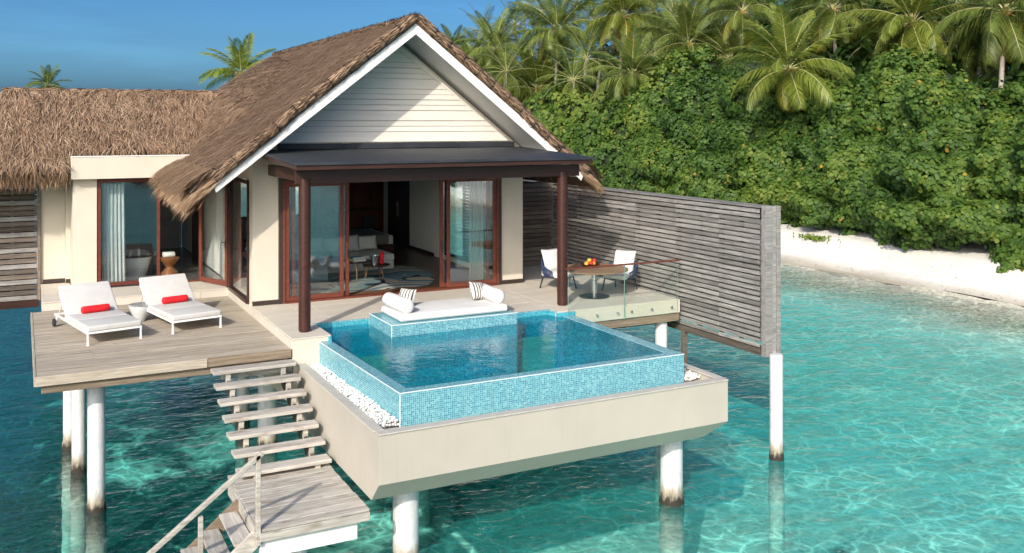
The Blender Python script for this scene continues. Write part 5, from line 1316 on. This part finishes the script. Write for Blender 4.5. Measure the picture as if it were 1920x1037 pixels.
BACK = [(985, 10, 116, 3.6), (1040, 110, 96, 3.6), (1205, 45, 100, 3.8), (1230, 105, 84, 3.6), (1310, 55, 96, 3.8), (1355, 5, 92, 4.0), (1412, 50, 86, 3.8), (1460, 60, 80, 3.8), (1520, 20, 80, 3.8), (1590, 60, 72, 3.6), (1665, 20, 74, 3.8), (1670, 78, 64, 3.4), (1735, 0, 72, 3.8), (1750, 80, 62, 3.4), (1830, 25, 66, 3.8), (1840, 85, 58, 3.4), (1905, 40, 62, 3.8), (1265, 35, 92, 3.8), (915, 130, 100, 3.2), (985, 110, 98, 3.4), (905, 60, 118, 3.6), (1150, 0, 110, 4.4), (1265, 0, 108, 4.4), (1380, -20, 100, 4.6), (1600, 25, 84, 4.6), (1760, 45, 74, 4.6), (1860, 50, 68, 4.6), (1500, 45, 84, 4.4), (965, 45, 112, 3.4), (1010, 70, 100, 3.4), (1078, 22, 104, 3.6), (1115, 40, 98, 3.6), (1225, 22, 96, 3.8), (1245, 70, 88, 3.6), (1332, 30, 92, 4.0), (1345, 75, 84, 3.8),
        (1440, 20, 84, 3.8), (1425, 80, 78, 3.6), (1490, -10, 82, 4.0), (1545, 70, 74, 3.8), (1625, -5, 76, 4.0), (1640, 60, 70, 3.8), (1700, -30, 74, 4.0), (1790, 10, 68, 4.0), (1800, 66, 62, 3.8), (1935, 70, 58, 3.9),
        (1100, 110, 84, 3.6), (950, 135, 86, 3.4), (1130, 85, 90, 3.6), (1370, 110, 74, 3.4), (895, 90, 116, 3.2), (1015, 25, 108, 3.2), (1180, 75, 94, 3.6), (860, 150, 96, 3.0), (1075, 150, 78, 3.2)]
SHORT = {2: 'dark palm beside the roof slope', 3: 'free standing palm right of the ridge', 4: 'small pale low palm', 5: 'tall white trunked palm', 6: 'big bright palm beside the roof', 7: 'palm with orange fronds',
         8: 'palm hanging in front of the thicket', 9: 'palm with orange coconuts', 10: 'fifth palm from the right', 11: 'large palm above the fence end', 12: 'palm cut by the top edge', 13: 'broad upper right palm', 14: 'corner palm'}
used_lb = set()
for i, (u, v, d, r) in enumerate(BACK):
    q_ = min(PALMS[2:], key=lambda p: (p[0]-u)**2+(p[1]-v)**2); k_ = PALMS.index(q_); side = 'left' if u < q_[0] else 'right'
    hgt = 'above and ' if v < q_[1]-25 else ('below and ' if v > q_[1]+25 else '')
    lb = 'back row palm %s%s of the %s' % (hgt, side, SHORT[k_])
    while lb in used_lb: lb = lb.replace('back row palm', 'farther back row palm', 1) if 'farther' not in lb else lb.replace('farther', 'still farther', 1)
    used_lb.add(lb)
    palm(px2w(u, v, d), r, lb, 24, .4, random.choice([G2, G1, (.7, .8, .75)]), 0, False, 60+i)

# ------------------------------------------------------------------ sea hibiscus thicket along the beach
def thick_surf(s, y):
    "s 0..1 runs up the face and back over the top; returns x, z of the thicket surface"
    x0 = 36.9+shore_shift(y)*.9+.5*np.sin(y*.37)+.35*np.sin(y*.91+2)
    top = np.interp(y, [0, 20, 29.5, 32.7, 36, 39.5, 42, 44.8, 50, 54, 58, 61, 64, 67, 70, 74, 78, 90, 110], [6.3, 6.4, 6.8, 7.5, 7.0, 7.3, 8.1, 7.1, 7.9, 8.7, 9.0, 7.5, 6.5, 7.0, 7.2, 5.4, 3.8, 3.2, 3.0])-.2
    prof_s = np.array([0, .10, .25, .40, .55, .66, .80, 1.0]); px_ = np.array([.35, -.25, .3, 1.2, 2.7, 4.6, 9, 17]); pz_ = np.array([0, .10, .32, .56, .80, .95, 1.0, .93])
    gz = -1.55; top = top+1.1*(vn(y/2.2+50, s*3)-.5)+.7*(vn(y/.8, s*6+20)-.5)
    x = x0+np.interp(s, prof_s, px_)*(top/8.8); z = gz+(top-gz)*np.interp(s, prof_s, pz_)
    return x, z
_lat = np.random.default_rng(77).random((256, 256))
def vn(a, b):
    a = np.asarray(a, float)+1000; b = np.asarray(b, float)+1000; i = np.floor(a).astype(int); j = np.floor(b).astype(int); f = a-i; g = b-j
    f = f*f*(3-2*f); g = g*g*(3-2*g); L = lambda p, q: _lat[p % 256, q % 256]
    return (L(i, j)*(1-f)+L(i+1, j)*f)*(1-g)+(L(i, j+1)*(1-f)+L(i+1, j+1)*f)*g
def lumps(y, s):
    m = s*13.0
    return 2.3*(np.abs(2*vn(y/2.5, m/1.9)-1)-.42)+1.3*(np.abs(2*vn(y/1.15+9, m/.95+4)-1)-.42)+.5*(vn(y/.5+3, m/.45)-.5)
def lumps_old(y, s):
    return (.75*np.sin(y*1.15+2.1*np.sin(s*9))*np.sin(s*17+.8*np.sin(y*.8))+.35*np.sin(y*2.7+s*21)*np.sin(s*33-y*1.3)+.18*np.sin(y*6.1+s*50)*np.sin(s*71+y*3))
def thicket():
    rg = np.random.default_rng(12)
    def sample(n, a, b, smax=1.0):
        y = rg.uniform(a, b, n); s = rg.uniform(0, smax, n)**.9; return y, s
    ys = []; ss = []; CL = 11
    for (n, a, b, sm) in ((92000, 20, 34, .72), (125000, 34, 56, .76), (62000, 56, 74, 1.0), (16000, 74, 108, 1.0), (8000, 4, 20, .9), (9000, 20, 60, 1.0)):
        y, s = sample(n//CL, a, b, sm); ys.append(y); ss.append(s)
    y = np.repeat(np.concatenate(ys), CL); s = np.repeat(np.concatenate(ss), CL); n = len(y)
    x, z = thick_surf(s, y); x2, z2 = thick_surf(s+.01, y); tx, tz = x2-x, z2-z; h = np.hypot(tx, tz)+1e-6; N = np.stack([-tz/h, np.zeros(n), tx/h], 1)
    lp = lumps(y, s); depth = np.repeat(rg.exponential(.34, n//CL)-.12*(rg.random(n//CL) < .25), CL)
    off = nrm(rg.normal(0, 1, (n, 3)))*rg.uniform(.08, .30, (n, 1)); off = np.where(((off*N).sum(1) < -.05)[:, None], -off, off)
    P = np.stack([x, y, z], 1)+N*(lp-depth)[:, None]+off
    gx = (lumps(y+.05, s)-lumps(y-.05, s))/.1; gs = (lumps(y, s+.004)-lumps(y, s-.004))/.008/13.
    A = nrm(N+np.stack([np.zeros(n), -gx, np.zeros(n)], 1)*.7-np.stack([tx/h, np.zeros(n), tz/h], 1)*gs[:, None]*.7+np.array([-.15, -.1, .35])+off*5.5+rg.normal(0, .45, (n, 3)))
    U = nrm(np.cross(A, rg.normal(0, 1, (n, 3)))); W = np.cross(A, U)
    R_ = rg.uniform(.06, .125, n)*np.where(y > 60, 1.35, 1.0)
    ring = []
    for k, (a, q) in enumerate(((0, 1.0), (1.05, .98), (2.1, .98), (3.14, .72), (4.2, .98), (5.24, .98))):
        ring.append(P+(U*math.cos(a)+W*math.sin(a))*(R_*q)[:, None]-A*(R_*.12*(k % 2))[:, None])
    V = np.stack(ring, 1).reshape(-1, 3); b = np.arange(n)[:, None]*6
    T = np.concatenate([b+np.array([0, 1, 5]), b+np.array([1, 2, 5]), b+np.array([2, 4, 5]), b+np.array([2, 3, 4])], 1).reshape(-1, 3)
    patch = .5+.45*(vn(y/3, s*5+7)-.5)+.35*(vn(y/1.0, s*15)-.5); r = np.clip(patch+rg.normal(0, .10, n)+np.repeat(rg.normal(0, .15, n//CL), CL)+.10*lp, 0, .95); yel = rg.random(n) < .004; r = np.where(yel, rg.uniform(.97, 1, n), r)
    return npmesh('thicket_leaves', V, T, 'leaf', np.repeat(r, 4))
th = tag(obj('sea_hibiscus_thicket', thicket(), None), 'dense green round-leaved thicket rising like a wall behind the beach', 'thicket', kind='stuff')
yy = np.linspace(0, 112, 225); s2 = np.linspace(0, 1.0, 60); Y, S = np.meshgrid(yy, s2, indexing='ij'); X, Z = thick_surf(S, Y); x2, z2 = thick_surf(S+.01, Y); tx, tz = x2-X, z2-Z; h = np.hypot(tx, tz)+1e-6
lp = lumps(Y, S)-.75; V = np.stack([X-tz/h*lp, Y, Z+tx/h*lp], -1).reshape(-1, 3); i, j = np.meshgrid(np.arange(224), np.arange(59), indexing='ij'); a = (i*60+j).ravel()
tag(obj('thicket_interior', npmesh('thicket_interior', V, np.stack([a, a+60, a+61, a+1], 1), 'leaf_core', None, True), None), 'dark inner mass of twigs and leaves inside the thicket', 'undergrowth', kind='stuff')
# far undergrowth filling the grove behind the palms
def grove():
    rg = np.random.default_rng(3); n = 42000; d = rg.uniform(60, 125, n); y = rg.uniform(20, 118, n); P = []
    x = 50+shore_shift(y)*.8+rg.uniform(0, 16, n); lim = np.interp(y, [20, 45, 60, 80, 100, 118], [10.2, 11.8, 12.2, 10.5, 9.6, 8]); z = -1+rg.uniform(0, 1, n)**.6*(lim+1+.9*np.sin(y*.6)+.7*np.sin(x+y*1.3))
    P = np.stack([x, y, z], 1); A = nrm(rg.normal(0, 1, (n, 3))+np.array([-.6, -.3, .6])); U = nrm(np.cross(A, rg.normal(0, 1, (n, 3)))); W = np.cross(A, U); L = rg.uniform(.35, .8, n)[:, None]
    V = np.stack([P-U*L, P-W*L*.28, P+U*L, P+W*L*.28], 1).reshape(-1, 3); b = np.arange(n)[:, None]*4
    return npmesh('grove_undergrowth', V, (b+np.array([0, 1, 2, 3])), 'leaf', np.clip(rg.normal(.25, .15, n), 0, .9))
tag(obj('grove_undergrowth', grove(), None), 'dark mass of foliage filling the gaps deep in the palm grove', 'undergrowth', kind='stuff')
# small things on the beach
def debris():
    rg = np.random.default_rng(21); n = 1000; y = rg.uniform(14, 52, n); k = rg.random(n); x = np.where(k < .45, rg.normal(33.9, .12, n), np.where(k < .75, rg.normal(34.9, .35, n), rg.uniform(34, 37, n)))+shore_shift(y)*.9
    P = np.stack([x, y, ground(x, y)+.015], 1); a = rg.uniform(0, 6.28, n); L = rg.uniform(.012, .045, n)[:, None]; U = np.stack([np.cos(a), np.sin(a), rg.normal(0, .2, n)], 1); W = np.stack([-np.sin(a), np.cos(a), rg.normal(0, .2, n)], 1)
    V = np.stack([P-U*L, P-W*L*.4, P+U*L, P+W*L*.4+np.array([0, 0, .01])], 1).reshape(-1, 3); b = np.arange(n)[:, None]*4
    return npmesh('beach_debris', V, b+np.array([0, 1, 2, 3]), 'rachis_dry', None)
M['rachis_dry'] = simple('dry_leaf_litter', (.12, .08, .045), .9, .5, 3, .2, which='World')
tag(obj('beach_debris', debris(), None), 'dark leaf litter and bits of weed strewn along the tide line', 'litter', kind='stuff')
rr = random.Random(4)
for k, (y_, s_) in enumerate(((36.2, .9), (24.5, .5), (41, .5))):
    m = MB()
    for q in range(260):
        a = rr.uniform(0, 6.28); R_ = abs(rr.gauss(0, .45))*s_; c = Vector((R_*math.cos(a)*.6, R_*math.sin(a)*1.7, rr.uniform(.02, .22)*s_)); d = Vector((rr.gauss(0, 1), rr.gauss(0, 1), rr.uniform(.3, 1.5))).normalized()*.10; n2 = d.cross(Vector((rr.gauss(0, 1), rr.gauss(0, 1), .2))).normalized()*.05
        m.add([c-d, c+n2, c+d, c-n2], [(0, 1, 2, 3)])
    o = obj('beach_plant', m, 'leaf', None, loc=(36.2-.2*k, y_, float(ground(36.2-.2*k, y_)))); me = o.data; at = me.attributes.new('rnd', 'FLOAT', 'FACE'); at.data.foreach_set('value', np.array([.75+.2*rr.random() for _ in me.polygons], dtype=np.float32))
    o['kind'] = 'stuff'; tag(o, ('low yellow green creeper patch on the sand at the foot of the thicket', 'small green plant on the sand at the thicket foot near the right edge', 'tiny green plant on the sand near the fence end')[k], 'plant')
